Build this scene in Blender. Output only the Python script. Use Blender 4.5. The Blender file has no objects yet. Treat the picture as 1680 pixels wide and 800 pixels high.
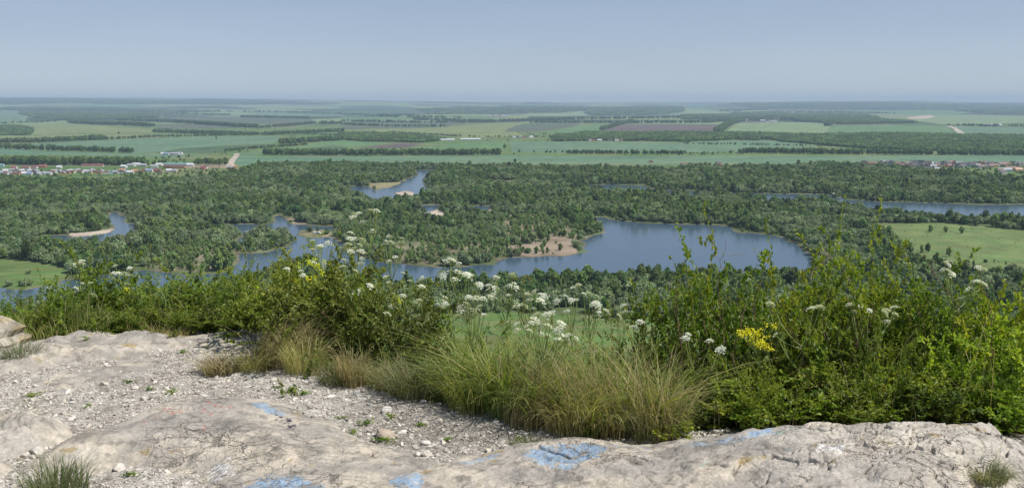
import bpy, math, random
import numpy as np
from mathutils import Vector, Matrix, Euler
rng = np.random.default_rng(7)
random.seed(7)
scene = bpy.context.scene
COL = scene.collection
F = 1455.0
HORIZON = 171.0
PITCH = math.atan((400 - HORIZON) / F)
CAM = np.array([0.0, 0.0, 150.0])
ZT = 148.4                       # height of the rocky plateau the photographer stands on
CP, SP = math.cos(PITCH), math.sin(PITCH)

# ------------------------------------------------------------------ noise
_perm = np.random.default_rng(11).permutation(256)
_perm = np.concatenate([_perm, _perm, _perm])
_ang = np.random.default_rng(12).random(256) * 2 * np.pi
_gx, _gy = np.cos(_ang), np.sin(_ang)

def pnoise(x, y, seed=0):
    x = np.asarray(x, float) + seed * 17.31; y = np.asarray(y, float) + seed * 7.77
    xi = np.floor(x).astype(np.int64); yi = np.floor(y).astype(np.int64)
    fx = x - xi; fy = y - yi
    xi &= 255; yi &= 255
    u = fx * fx * fx * (fx * (fx * 6 - 15) + 10); v = fy * fy * fy * (fy * (fy * 6 - 15) + 10)
    def g(ix, iy, dx, dy):
        h = _perm[_perm[ix & 255] + (iy & 255)]
        return _gx[h] * dx + _gy[h] * dy
    a = g(xi, yi, fx, fy); b = g(xi + 1, yi, fx - 1, fy)
    c = g(xi, yi + 1, fx, fy - 1); d = g(xi + 1, yi + 1, fx - 1, fy - 1)
    return (a + (b - a) * u + (c - a) * v + (a - b - c + d) * u * v) * 1.5

def fbm(x, y, octv=4, seed=0, gain=0.5):
    s = 0; amp = 1.0; f = 1.0
    for k in range(octv):
        s = s + amp * pnoise(np.asarray(x) * f, np.asarray(y) * f, seed + k * 3)
        amp *= gain; f *= 2.03
    return s

def worley(x, y, seed=0):
    """F1, F2 and a random value of the nearest cell."""
    x = np.asarray(x, float); y = np.asarray(y, float)
    xi = np.floor(x).astype(np.int64); yi = np.floor(y).astype(np.int64)
    f1 = np.full(x.shape, 9.0); f2 = np.full(x.shape, 9.0); idv = np.zeros(x.shape)
    for dx in (-1, 0, 1):
        for dy in (-1, 0, 1):
            cx = xi + dx; cy = yi + dy
            h = _perm[_perm[(cx + seed * 13) & 255] + ((cy + seed * 5) & 255)]
            px = cx + 0.5 + 0.45 * _gx[h]; py = cy + 0.5 + 0.45 * _gy[h]
            d = np.hypot(px - x, py - y)
            closer = d < f1
            f2 = np.where(closer, f1, np.minimum(f2, d))
            idv = np.where(closer, h / 255.0, idv)
            f1 = np.where(closer, d, f1)
    return f1, f2, idv

def smooth(a, b, x):
    t = np.clip((np.asarray(x, float) - a) / (b - a), 0, 1)
    return t * t * (3 - 2 * t)

# ------------------------------------------------------------------ terrain and layout
_RX = [-0.9, -0.58, -0.40, -0.2, -0.05, 0.08, 0.2, 0.35, 0.45, 0.58, 0.9]
_RH = [330, 335, 320, 262, 215, 175, 190, 225, 225, 175, 165]

def terrain(x, y):
    x = np.asarray(x, float); y = np.asarray(y, float)
    d = np.maximum(y, 1.0)
    az = x / d
    ridge = np.interp(az, _RX, _RH)
    h = ridge * smooth(6500, 29000, d) ** 1.25
    h = h + smooth(6000, 12000, d) * (34 * fbm(x / 5200, y / 2600, 3, 4) + 9 * fbm(x / 1500, y / 900, 2, 9))
    h = h + smooth(4200, 7000, d) * 7 * (1 + fbm(x / 2100, y / 1200, 2, 21))
    h = h - smooth(29500, 33000, d) * 260
    return h

def ray(px, py):
    x = (px - 840) / F; u = (400 - py) / F
    return np.array([x, CP + u * SP, -SP + u * CP])

def on_plane(px, py, z):
    r = ray(px, py)
    t = (z - CAM[2]) / r[2]
    return CAM[0] + r[0] * t, CAM[1] + r[1] * t

_ds = np.concatenate([np.linspace(300, 7000, 1500), np.linspace(7005, 32000, 2500)])
def hit(px, py):
    r = ray(px, py)
    t = _ds / r[1]
    X = CAM[0] + r[0] * t; Z = CAM[2] + r[2] * t
    H = terrain(X, _ds)
    k = np.argmax(Z < H)
    if Z[k] >= H[k]:
        k = int(np.argmin(np.abs(Z[:-200] - H[:-200])))
        return float(X[k]), float(_ds[k])
    if k == 0: return float(X[0]), float(_ds[0])
    a = Z[k - 1] - H[k - 1]; b = Z[k] - H[k]
    w = a / (a - b)
    return float(X[k - 1] + w * (X[k] - X[k - 1])), float(_ds[k - 1] + w * (_ds[k] - _ds[k - 1]))

def wpoly(pts): return np.array([hit(*p) for p in pts])

def inside(poly, x, y):
    c = np.zeros(np.shape(x), bool)
    n = len(poly)
    for i in range(n):
        x0, y0 = poly[i]; x1, y1 = poly[(i + 1) % n]
        if y0 == y1: continue
        m = ((y0 > y) != (y1 > y)) & (x < (x1 - x0) * (y - y0) / (y1 - y0) + x0)
        c ^= m
    return c

def pin(poly, x, y):
    """inside() with a bounding box test first"""
    out = np.zeros(np.shape(x), bool)
    mn = poly.min(0); mx = poly.max(0)
    m = (x >= mn[0]) & (x <= mx[0]) & (y >= mn[1]) & (y <= mx[1])
    if m.any(): out[m] = inside(poly, x[m], y[m])
    return out

def edge_dist(poly, x, y, closed=True):
    d = np.full(np.shape(x), 1e9)
    n = len(poly)
    for i in range(n if closed else n - 1):
        a = poly[i]; b = poly[(i + 1) % n]
        ab = b - a; L = (ab ** 2).sum() + 1e-12
        t = np.clip(((x - a[0]) * ab[0] + (y - a[1]) * ab[1]) / L, 0, 1)
        d = np.minimum(d, np.hypot(x - a[0] - t * ab[0], y - a[1] - t * ab[1]))
    return d

def sdist(poly, x, y, closed=True):
    d = edge_dist(poly, x, y)
    return np.where(inside(poly, x, y), d, -d)

# ------------------------------------------------------------------ mesh helpers
def new_mesh(name, verts, blocks, mats=(), attrs=None, smooth_shade=False):
    """blocks: list of (faces array (M,k), material index)"""
    verts = np.asarray(verts, np.float32)
    blocks = [(np.asarray(f, np.int32), m) for f, m in blocks if len(f)]
    me = bpy.data.meshes.new(name)
    me.vertices.add(len(verts)); me.vertices.foreach_set("co", verts.ravel())
    nl = sum(f.size for f, _ in blocks); nf = sum(len(f) for f, _ in blocks)
    if nf:
        me.loops.add(nl); me.polygons.add(nf)
        me.loops.foreach_set("vertex_index", np.concatenate([f.ravel() for f, _ in blocks]))
        tot = np.concatenate([np.full(len(f), f.shape[1], np.int32) for f, _ in blocks])
        st = np.concatenate([[0], np.cumsum(tot)[:-1]]).astype(np.int32)
        me.polygons.foreach_set("loop_start", st)
        me.polygons.foreach_set("material_index", np.concatenate([np.full(len(f), m, np.int32) for f, m in blocks]))
        me.polygons.foreach_set("use_smooth", np.full(nf, smooth_shade))
    for m in mats: me.materials.append(m)
    for k, v in (attrs or {}).items():
        v = np.asarray(v, np.float32)
        if v.ndim == 2:
            if v.shape[1] == 3: v = np.concatenate([v, np.ones((len(v), 1), np.float32)], 1)
            at = me.attributes.new(k, 'FLOAT_COLOR', 'POINT'); at.data.foreach_set("color", v.ravel())
        else:
            at = me.attributes.new(k, 'FLOAT', 'POINT'); at.data.foreach_set("value", v)
    me.update(calc_edges=True)
    return me

def link(name, data, parent=None, loc=(0, 0, 0)):
    o = bpy.data.objects.new(name, data); COL.objects.link(o)
    o.location = loc
    if parent is not None: o.parent = parent
    return o

def tag(o, label=None, cat=None, group=None, kind=None):
    if label: o["label"] = label
    if cat: o["category"] = cat
    if group: o["group"] = group
    if kind: o["kind"] = kind
    return o

class Geo:
    def __init__(s):
        s.v = []; s.b = []; s.t = []; s.n = 0
    def add(s, v, f, mi=0, tone=None):
        v = np.asarray(v, float).reshape(-1, 3); f = np.asarray(f, int)
        if len(v) == 0: return
        s.v.append(v); s.b.append((f + s.n, mi)); s.n += len(v)
        s.t.append(np.full(len(v), 0.5) if tone is None else np.broadcast_to(tone, (len(v),)))
    def mesh(s, name, mats, smooth_shade=False):
        return new_mesh(name, np.concatenate(s.v), s.b, mats, {"tone": np.concatenate(s.t)}, smooth_shade)

def grid_faces(nr, nc):
    a = np.arange(nr * nc).reshape(nr, nc)
    return np.stack([a[:-1, :-1], a[:-1, 1:], a[1:, 1:], a[1:, :-1]], -1).reshape(-1, 4)

def norm(v): return v / (np.linalg.norm(v, axis=-1, keepdims=True) + 1e-9)

def segs(g, A, B, ra, rb, mi=0, tone=None, k=4):
    """tapered prisms from points A to B"""
    A = np.asarray(A, float).reshape(-1, 3); B = np.asarray(B, float).reshape(-1, 3)
    n = len(A)
    if n == 0: return
    ra = np.broadcast_to(ra, (n,)); rb = np.broadcast_to(rb, (n,))
    d = norm(B - A)
    ref = np.where(np.abs(d[:, 2:3]) > 0.9, np.array([[1.0, 0, 0]]), np.array([[0, 0, 1.0]]))
    u = norm(np.cross(d, ref)); w = np.cross(d, u)
    an = np.arange(k) * 2 * np.pi / k
    c, s_ = np.cos(an)[None, :, None], np.sin(an)[None, :, None]
    ring = u[:, None] * c + w[:, None] * s_
    V = np.concatenate([A[:, None] + ring * ra[:, None, None], B[:, None] + ring * rb[:, None, None]], 1)
    base = np.arange(n)[:, None] * 2 * k
    i = np.arange(k); j = (i + 1) % k
    f = np.stack([base + i, base + j, base + k + j, base + k + i], -1).reshape(-1, 4)
    t = None if tone is None else np.repeat(np.broadcast_to(tone, (n,)), 2 * k)
    g.add(V, f, mi, t)

def leaves(g, P, D, N, L, W, tone, mi=0):
    """folded kite leaves: base P, direction D, normal N"""
    n = len(P); D = norm(D); S = norm(np.cross(D, N)); N2 = np.cross(S, D)
    L = np.broadcast_to(L, (n,))[:, None]; W = np.broadcast_to(W, (n,))[:, None]
    mid = P + D * L * 0.5
    V = np.stack([P, mid + S * W * 0.5 + N2 * W * 0.16, P + D * L - N2 * L * 0.1, mid - S * W * 0.5 + N2 * W * 0.16], 1)
    b = np.arange(n)[:, None] * 4
    f = np.concatenate([b + np.array([[0, 1, 2]]), b + np.array([[0, 2, 3]])])
    g.add(V, f, mi, np.repeat(np.broadcast_to(tone, (n,)), 4))

def blades(g, B, H, az, lean, width, tone, S=5, droop=0.25, mi=0, R=None):
    """grass blades: base points B, heights H, lean direction az"""
    R = R or rng
    n = len(B)
    t = np.linspace(0, 1, S + 1)[None, :, None]
    dirv = np.stack([np.cos(az), np.sin(az), np.zeros(n)], 1)[:, None]
    H = np.broadcast_to(H, (n,))[:, None, None]; lean = np.broadcast_to(lean, (n,))[:, None, None]
    droop = np.broadcast_to(droop, (n,))[:, None, None]
    P = B[:, None] + dirv * (lean * H * t ** 1.8)
    P = P + np.array([0, 0, 1.0]) * H * (t - droop * t ** 3)
    wa = az + np.pi / 2 + R.normal(0, 0.6, n)
    wd = np.stack([np.cos(wa), np.sin(wa), np.zeros(n)], 1)[:, None]
    w = np.broadcast_to(width, (n,))[:, None, None] * (1 - t ** 1.6) * 0.5 + 0.0003
    V = np.stack([P - wd * w, P + wd * w], 2).reshape(n, -1, 3)
    base = np.arange(n)[:, None] * (2 * (S + 1))
    k = np.arange(S) * 2
    f = np.stack([base + k, base + k + 1, base + k + 3, base + k + 2], -1).reshape(-1, 4)
    g.add(V, f, mi, np.repeat(np.broadcast_to(tone, (n,)), 2 * (S + 1)))

# ------------------------------------------------------------------ materials
def mat(name, build):
    m = bpy.data.materials.new(name); m.use_nodes = True
    nt = m.node_tree; nt.nodes.clear()
    out = nt.nodes.new('ShaderNodeOutputMaterial')
    build(nt, nt.nodes, nt.links, out)
    return m

def ramp(N, stops):
    r = N.new('ShaderNodeValToRGB')
    e = r.color_ramp.elements
    while len(e) < len(stops): e.new(0.5)
    for k, (p, c) in enumerate(stops):
        e[k].position = p; e[k].color = (*c, 1)
    return r

def foliage_mat(name, dark, mid, light, trans=0.25, use_tone=True, rand=0.35, nscale=3.0, rough=0.6, hue_dry=None):
    def b(nt, N, L, out):
        oi = N.new('ShaderNodeObjectInfo')
        r = ramp(N, [(0.0, dark), (0.5, mid), (1.0, light)])
        if use_tone:
            at = N.new('ShaderNodeAttribute'); at.attribute_name = 'tone'
            L.new(at.outputs['Fac'], r.inputs[0])
        else:
            tc = N.new('ShaderNodeTexCoord'); no = N.new('ShaderNodeTexNoise')
            no.inputs['Scale'].default_value = nscale; no.inputs['Detail'].default_value = 2
            L.new(tc.outputs['Object'], no.inputs['Vector'])
            mp = N.new('ShaderNodeMapRange'); mp.inputs[1].default_value = 0.3; mp.inputs[2].default_value = 0.7
            L.new(no.outputs['Fac'], mp.inputs[0]); L.new(mp.outputs[0], r.inputs[0])
        hs = N.new('ShaderNodeHueSaturation')
        v = N.new('ShaderNodeMapRange'); v.inputs[3].default_value = 1 - rand; v.inputs[4].default_value = 1 + rand
        L.new(oi.outputs['Random'], v.inputs[0]); L.new(v.outputs[0], hs.inputs['Value'])
        m2 = N.new('ShaderNodeMath'); m2.operation = 'MULTIPLY'; m2.inputs[1].default_value = 37.7
        fr = N.new('ShaderNodeMath'); fr.operation = 'FRACT'
        h = N.new('ShaderNodeMapRange'); h.inputs[3].default_value = 0.5 - 0.022; h.inputs[4].default_value = 0.5 + 0.022
        L.new(oi.outputs['Random'], m2.inputs[0]); L.new(m2.outputs[0], fr.inputs[0]); L.new(fr.outputs[0], h.inputs[0]); L.new(h.outputs[0], hs.inputs['Hue'])
        L.new(r.outputs[0], hs.inputs['Color'])
        p = N.new('ShaderNodeBsdfPrincipled'); p.inputs['Roughness'].default_value = rough
        p.inputs['Specular IOR Level'].default_value = 0.3
        L.new(hs.outputs[0], p.inputs['Base Color'])
        if trans > 0:
            tr = N.new('ShaderNodeBsdfTranslucent'); mx = N.new('ShaderNodeMixShader'); mx.inputs[0].default_value = trans
            g = N.new('ShaderNodeMix'); g.data_type = 'RGBA'; g.blend_type = 'MULTIPLY'; g.inputs[0].default_value = 1.0
            g.inputs[7].default_value = (1.5, 1.6, 0.5, 1)
            L.new(hs.outputs[0], g.inputs[6]); L.new(g.outputs[2], tr.inputs[0])
            L.new(p.outputs[0], mx.inputs[1]); L.new(tr.outputs[0], mx.inputs[2]); L.new(mx.outputs[0], out.inputs[0])
        else:
            L.new(p.outputs[0], out.inputs[0])
    return mat(name, b)

def plain_mat(name, col, rough=0.7, var=0.15, scale=4.0, metal=0.0, bump=0.0):
    def b(nt, N, L, out):
        tc = N.new('ShaderNodeTexCoord'); no = N.new('ShaderNodeTexNoise'); no.inputs['Scale'].default_value = scale
        no.inputs['Detail'].default_value = 4
        L.new(tc.outputs['Object'], no.inputs['Vector'])
        r = ramp(N, [(0.3, tuple(c * (1 - var) for c in col)), (0.7, tuple(min(1, c * (1 + var)) for c in col))])
        L.new(no.outputs['Fac'], r.inputs[0])
        p = N.new('ShaderNodeBsdfPrincipled'); p.inputs['Roughness'].default_value = rough; p.inputs['Metallic'].default_value = metal
        L.new(r.outputs[0], p.inputs['Base Color'])
        if bump:
            bp = N.new('ShaderNodeBump'); bp.inputs['Strength'].default_value = bump; bp.inputs['Distance'].default_value = 0.01
            L.new(no.outputs['Fac'], bp.inputs['Height']); L.new(bp.outputs[0], p.inputs['Normal'])
        L.new(p.outputs[0], out.inputs[0])
    return mat(name, b)

def land_mat():
    """valley land: colour attribute of each kind of ground, broken up by two scales of noise"""
    def b(nt, N, L, out):
        at = N.new('ShaderNodeAttribute'); at.attribute_name = 'col'
        geo = N.new('ShaderNodeNewGeometry')
        n1 = N.new('ShaderNodeTexNoise'); n1.inputs['Scale'].default_value = 0.035; n1.inputs['Detail'].default_value = 5
        mp = N.new('ShaderNodeMapping'); mp.inputs['Scale'].default_value = (0.35, 1.4, 1)
        L.new(geo.outputs['Position'], mp.inputs[0])
        n2 = N.new('ShaderNodeTexNoise'); n2.inputs['Scale'].default_value = 0.012; n2.inputs['Detail'].default_value = 6
        L.new(geo.outputs['Position'], n1.inputs['Vector']); L.new(mp.outputs[0], n2.inputs['Vector'])
        a = N.new('ShaderNodeMapRange'); a.inputs[1].default_value = .3; a.inputs[2].default_value = .7; a.inputs[3].default_value = .78; a.inputs[4].default_value = 1.22
        c = N.new('ShaderNodeMapRange'); c.inputs[1].default_value = .3; c.inputs[2].default_value = .7; c.inputs[3].default_value = .82; c.inputs[4].default_value = 1.18
        L.new(n1.outputs['Fac'], a.inputs[0]); L.new(n2.outputs['Fac'], c.inputs[0])
        m0 = N.new('ShaderNodeMath'); m0.operation = 'MULTIPLY'; L.new(a.outputs[0], m0.inputs[0]); L.new(c.outputs[0], m0.inputs[1])
        n3 = N.new('ShaderNodeTexNoise'); n3.inputs['Scale'].default_value = 0.45; n3.inputs['Detail'].default_value = 5; n3.inputs['Roughness'].default_value = .7; L.new(geo.outputs['Position'], n3.inputs['Vector'])
        e3 = N.new('ShaderNodeMapRange'); e3.inputs[1].default_value = .3; e3.inputs[2].default_value = .7; e3.inputs[3].default_value = .72; e3.inputs[4].default_value = 1.28; L.new(n3.outputs['Fac'], e3.inputs[0])
        m = N.new('ShaderNodeMath'); m.operation = 'MULTIPLY'; L.new(m0.outputs[0], m.inputs[0]); L.new(e3.outputs[0], m.inputs[1])
        hs = N.new('ShaderNodeHueSaturation'); L.new(at.outputs['Color'], hs.inputs['Color']); L.new(m.outputs[0], hs.inputs['Value'])
        p = N.new('ShaderNodeBsdfPrincipled'); p.inputs['Roughness'].default_value = 0.9; p.inputs['Specular IOR Level'].default_value = 0.1
        L.new(hs.outputs[0], p.inputs['Base Color']); L.new(p.outputs[0], out.inputs[0])
    return mat('land', b)

def rock_mat(name, fine=1.0):
    def b(nt, N, L, out):
        at = N.new('ShaderNodeAttribute'); at.attribute_name = 'col'
        tc = N.new('ShaderNodeTexCoord')
        n1 = N.new('ShaderNodeTexNoise'); n1.inputs['Scale'].default_value = 9; n1.inputs['Detail'].default_value = 9; n1.inputs['Roughness'].default_value = 0.68
        n2 = N.new('ShaderNodeTexNoise'); n2.inputs['Scale'].default_value = 70; n2.inputs['Detail'].default_value = 7; n2.inputs['Roughness'].default_value = 0.7
        vo = N.new('ShaderNodeTexVoronoi'); vo.inputs['Scale'].default_value = 55
        for n in (n1, n2, vo): L.new(tc.outputs['Object'], n.inputs['Vector'])
        a = N.new('ShaderNodeMapRange'); a.inputs[1].default_value = .32; a.inputs[2].default_value = .68; a.inputs[3].default_value = .78; a.inputs[4].default_value = 1.2
        c = N.new('ShaderNodeMapRange'); c.inputs[1].default_value = .3; c.inputs[2].default_value = .7; c.inputs[3].default_value = .74; c.inputs[4].default_value = 1.22
        L.new(n1.outputs['Fac'], a.inputs[0]); L.new(n2.outputs['Fac'], c.inputs[0])
        m = N.new('ShaderNodeMath'); m.operation = 'MULTIPLY'; L.new(a.outputs[0], m.inputs[0]); L.new(c.outputs[0], m.inputs[1])
        hs = N.new('ShaderNodeHueSaturation'); L.new(at.outputs['Color'], hs.inputs['Color']); L.new(m.outputs[0], hs.inputs['Value'])
        p = N.new('ShaderNodeBsdfPrincipled'); p.inputs['Roughness'].default_value = 0.85; p.inputs['Specular IOR Level'].default_value = 0.2
        L.new(hs.outputs[0], p.inputs['Base Color'])
        ad = N.new('ShaderNodeMath'); ad.operation = 'MULTIPLY_ADD'; ad.inputs[1].default_value = 0.5
        L.new(n2.outputs['Fac'], ad.inputs[0]); L.new(n1.outputs['Fac'], ad.inputs[2])
        # hairline fractures and chipped plates
        mp = N.new('ShaderNodeMapping'); mp.inputs['Rotation'].default_value = (0, 0, .35); mp.inputs['Scale'].default_value = (1, 2.1, 1.5); L.new(tc.outputs['Object'], mp.inputs[0])
        wn = N.new('ShaderNodeTexNoise'); wn.inputs['Scale'].default_value = 5; wn.inputs['Detail'].default_value = 5; L.new(mp.outputs[0], wn.inputs['Vector'])
        mw = N.new('ShaderNodeMix'); mw.data_type = 'RGBA'; mw.blend_type = 'LINEAR_LIGHT'; mw.inputs[0].default_value = .16; L.new(mp.outputs[0], mw.inputs[6]); L.new(wn.outputs['Color'], mw.inputs[7])
        prev = ad.outputs[0]
        for sc_, am in ((3.4, .9), (9.5, .5)):
            ve = N.new('ShaderNodeTexVoronoi'); ve.feature = 'DISTANCE_TO_EDGE'; ve.inputs['Scale'].default_value = sc_; L.new(mw.outputs[2], ve.inputs['Vector'])
            cr = N.new('ShaderNodeMapRange'); cr.inputs[1].default_value = 0; cr.inputs[2].default_value = .035; cr.inputs[3].default_value = 0; cr.inputs[4].default_value = am; L.new(ve.outputs['Distance'], cr.inputs[0])
            vc = N.new('ShaderNodeTexVoronoi'); vc.inputs['Scale'].default_value = sc_; L.new(mw.outputs[2], vc.inputs['Vector'])
            sp = N.new('ShaderNodeSeparateColor'); L.new(vc.outputs['Color'], sp.inputs[0])
            q = N.new('ShaderNodeMath'); q.operation = 'MULTIPLY_ADD'; q.inputs[1].default_value = am * .5; L.new(sp.outputs[0], q.inputs[0]); L.new(cr.outputs[0], q.inputs[2])
            # only where the stone has broken up
            r_ = N.new('ShaderNodeMapRange'); r_.inputs[1].default_value = .48; r_.inputs[2].default_value = .60; bn = N.new('ShaderNodeTexNoise'); bn.inputs['Scale'].default_value = 1.6; bn.inputs['Detail'].default_value = 3; L.new(tc.outputs['Object'], bn.inputs['Vector']); L.new(bn.outputs['Fac'], r_.inputs[0])
            z = N.new('ShaderNodeMath'); z.operation = 'MULTIPLY'; L.new(q.outputs[0], z.inputs[0]); L.new(r_.outputs[0], z.inputs[1])
            a2 = N.new('ShaderNodeMath'); a2.operation = 'ADD'; L.new(prev, a2.inputs[0]); L.new(z.outputs[0], a2.inputs[1]); prev = a2.outputs[0]
        ad = a2
        bp = N.new('ShaderNodeBump'); bp.inputs['Strength'].default_value = 0.8 * fine; bp.inputs['Distance'].default_value = 0.013
        L.new(ad.outputs[0], bp.inputs['Height']); L.new(bp.outputs[0], p.inputs['Normal'])
        L.new(p.outputs[0], out.inputs[0])
    return mat(name, b)

def water_mat():
    def b(nt, N, L, out):
        geo = N.new('ShaderNodeNewGeometry')
        mp = N.new('ShaderNodeMapping'); mp.inputs['Scale'].default_value = (0.5, 1.0, 1)
        n1 = N.new('ShaderNodeTexNoise'); n1.inputs['Scale'].default_value = 1.1; n1.inputs['Detail'].default_value = 4
        n2 = N.new('ShaderNodeTexNoise'); n2.inputs['Scale'].default_value = 0.03; n2.inputs['Detail'].default_value = 3
        L.new(geo.outputs['Position'], mp.inputs[0]); L.new(mp.outputs[0], n1.inputs['Vector'])
        mp2 = N.new('ShaderNodeMapping'); mp2.inputs['Scale'].default_value = (0.3, 1.3, 1)
        L.new(geo.outputs['Position'], mp2.inputs[0]); L.new(mp2.outputs[0], n2.inputs['Vector'])
        bp = N.new('ShaderNodeBump'); bp.inputs['Distance'].default_value = 0.05
        st = N.new('ShaderNodeMapRange'); st.inputs[1].default_value = .35; st.inputs[2].default_value = .65; st.inputs[3].default_value = .35; st.inputs[4].default_value = 1.0
        L.new(n2.outputs['Fac'], st.inputs[0]); L.new(st.outputs[0], bp.inputs['Strength'])
        L.new(n1.outputs['Fac'], bp.inputs['Height'])
        p = N.new('ShaderNodeBsdfPrincipled'); p.inputs['Base Color'].default_value = (0.056, 0.096, 0.135, 1)
        p.inputs['Roughness'].default_value = 0.16; p.inputs['IOR'].default_value = 1.33
        L.new(bp.outputs[0], p.inputs['Normal']); L.new(p.outputs[0], out.inputs[0])
    return mat('river_water', b)

def stone_mat():
    def b(nt, N, L, out):
        at = N.new('ShaderNodeAttribute'); at.attribute_name = 'col'; oi = N.new('ShaderNodeObjectInfo')
        v = N.new('ShaderNodeMapRange'); v.inputs[3].default_value = .72; v.inputs[4].default_value = 1.18; L.new(oi.outputs['Random'], v.inputs[0])
        hs = N.new('ShaderNodeHueSaturation'); L.new(at.outputs['Color'], hs.inputs['Color']); L.new(v.outputs[0], hs.inputs['Value'])
        p = N.new('ShaderNodeBsdfPrincipled'); p.inputs['Roughness'].default_value = .9; p.inputs['Specular IOR Level'].default_value = .15
        L.new(hs.outputs[0], p.inputs['Base Color']); L.new(p.outputs[0], out.inputs[0])
    return mat('gravel_stone', b)
M = {}
M['land'] = land_mat()
M['rock'] = rock_mat('limestone')
M['water'] = water_mat()
def gravel_ground_mat():
    def b(nt, N, L, out):
        at = N.new('ShaderNodeAttribute'); at.attribute_name = 'col'; tc = N.new('ShaderNodeTexCoord')
        v1 = N.new('ShaderNodeTexVoronoi'); v1.inputs['Scale'].default_value = 85; v2 = N.new('ShaderNodeTexVoronoi'); v2.inputs['Scale'].default_value = 190
        n1 = N.new('ShaderNodeTexNoise'); n1.inputs['Scale'].default_value = 14; n1.inputs['Detail'].default_value = 6
        wp = N.new('ShaderNodeTexNoise'); wp.inputs['Scale'].default_value = 60; mx = N.new('ShaderNodeMix'); mx.data_type = 'RGBA'; mx.blend_type = 'LINEAR_LIGHT'; mx.inputs[0].default_value = .012
        L.new(tc.outputs['Object'], mx.inputs[6]); L.new(tc.outputs['Object'], wp.inputs['Vector']); L.new(wp.outputs['Color'], mx.inputs[7])
        L.new(mx.outputs[2], v1.inputs['Vector']); L.new(mx.outputs[2], v2.inputs['Vector']); L.new(tc.outputs['Object'], n1.inputs['Vector'])
        def mr(src, a, b_, c, d):
            m = N.new('ShaderNodeMapRange'); m.inputs[1].default_value = a; m.inputs[2].default_value = b_; m.inputs[3].default_value = c; m.inputs[4].default_value = d; L.new(src, m.inputs[0]); return m.outputs[0]
        def mul(a, b_):
            m = N.new('ShaderNodeMath'); m.operation = 'MULTIPLY'; L.new(a, m.inputs[0]); L.new(b_, m.inputs[1]); return m.outputs[0]
        s1 = N.new('ShaderNodeSeparateColor'); L.new(v1.outputs['Color'], s1.inputs[0]); s2 = N.new('ShaderNodeSeparateColor'); L.new(v2.outputs['Color'], s2.inputs[0])
        val = mul(mul(mr(s1.outputs[0], 0, 1, .62, 1.42), mr(s2.outputs[0], 0, 1, .72, 1.3)), mr(n1.outputs['Fac'], .3, .7, .8, 1.2))
        hs = N.new('ShaderNodeHueSaturation'); L.new(at.outputs['Color'], hs.inputs['Color']); L.new(val, hs.inputs['Value'])
        hgt = N.new('ShaderNodeMath'); hgt.operation = 'MULTIPLY_ADD'; hgt.inputs[1].default_value = -.6; L.new(v1.outputs['Distance'], hgt.inputs[0]); L.new(s2.outputs[1], hgt.inputs[2])
        bp = N.new('ShaderNodeBump'); bp.inputs['Strength'].default_value = .9; bp.inputs['Distance'].default_value = .006; L.new(hgt.outputs[0], bp.inputs['Height'])
        p = N.new('ShaderNodeBsdfPrincipled'); p.inputs['Roughness'].default_value = .95; p.inputs['Specular IOR Level'].default_value = .1
        L.new(hs.outputs[0], p.inputs['Base Color']); L.new(bp.outputs[0], p.inputs['Normal']); L.new(p.outputs[0], out.inputs[0])
    return mat('crushed_limestone', b)
M['gravel_ground'] = gravel_ground_mat()
M['gravel'] = stone_mat()
M['bark'] = plain_mat('bark', (0.11, 0.09, 0.07), 0.9, 0.3, 8)
M['f_willow'] = foliage_mat('willow_leaves', (0.125, 0.180, 0.082), (0.190, 0.250, 0.120), (0.260, 0.320, 0.170), .2, False, 0.35, 0.5)
M['f_dark'] = foliage_mat('dark_leaves', (0.052, 0.100, 0.030), (0.084, 0.148, 0.042), (0.130, 0.212, 0.062), .25, False, 0.42, 0.5)
M['f_poplar'] = foliage_mat('poplar_leaves', (0.092, 0.155, 0.040), (0.145, 0.218, 0.058), (0.200, 0.290, 0.085), .22, False, 0.4, 0.5)
M['f_young'] = foliage_mat('young_leaves', (0.110, 0.180, 0.052), (0.165, 0.245, 0.075), (0.220, 0.310, 0.110), .2, False, 0.3, 0.6)
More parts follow.
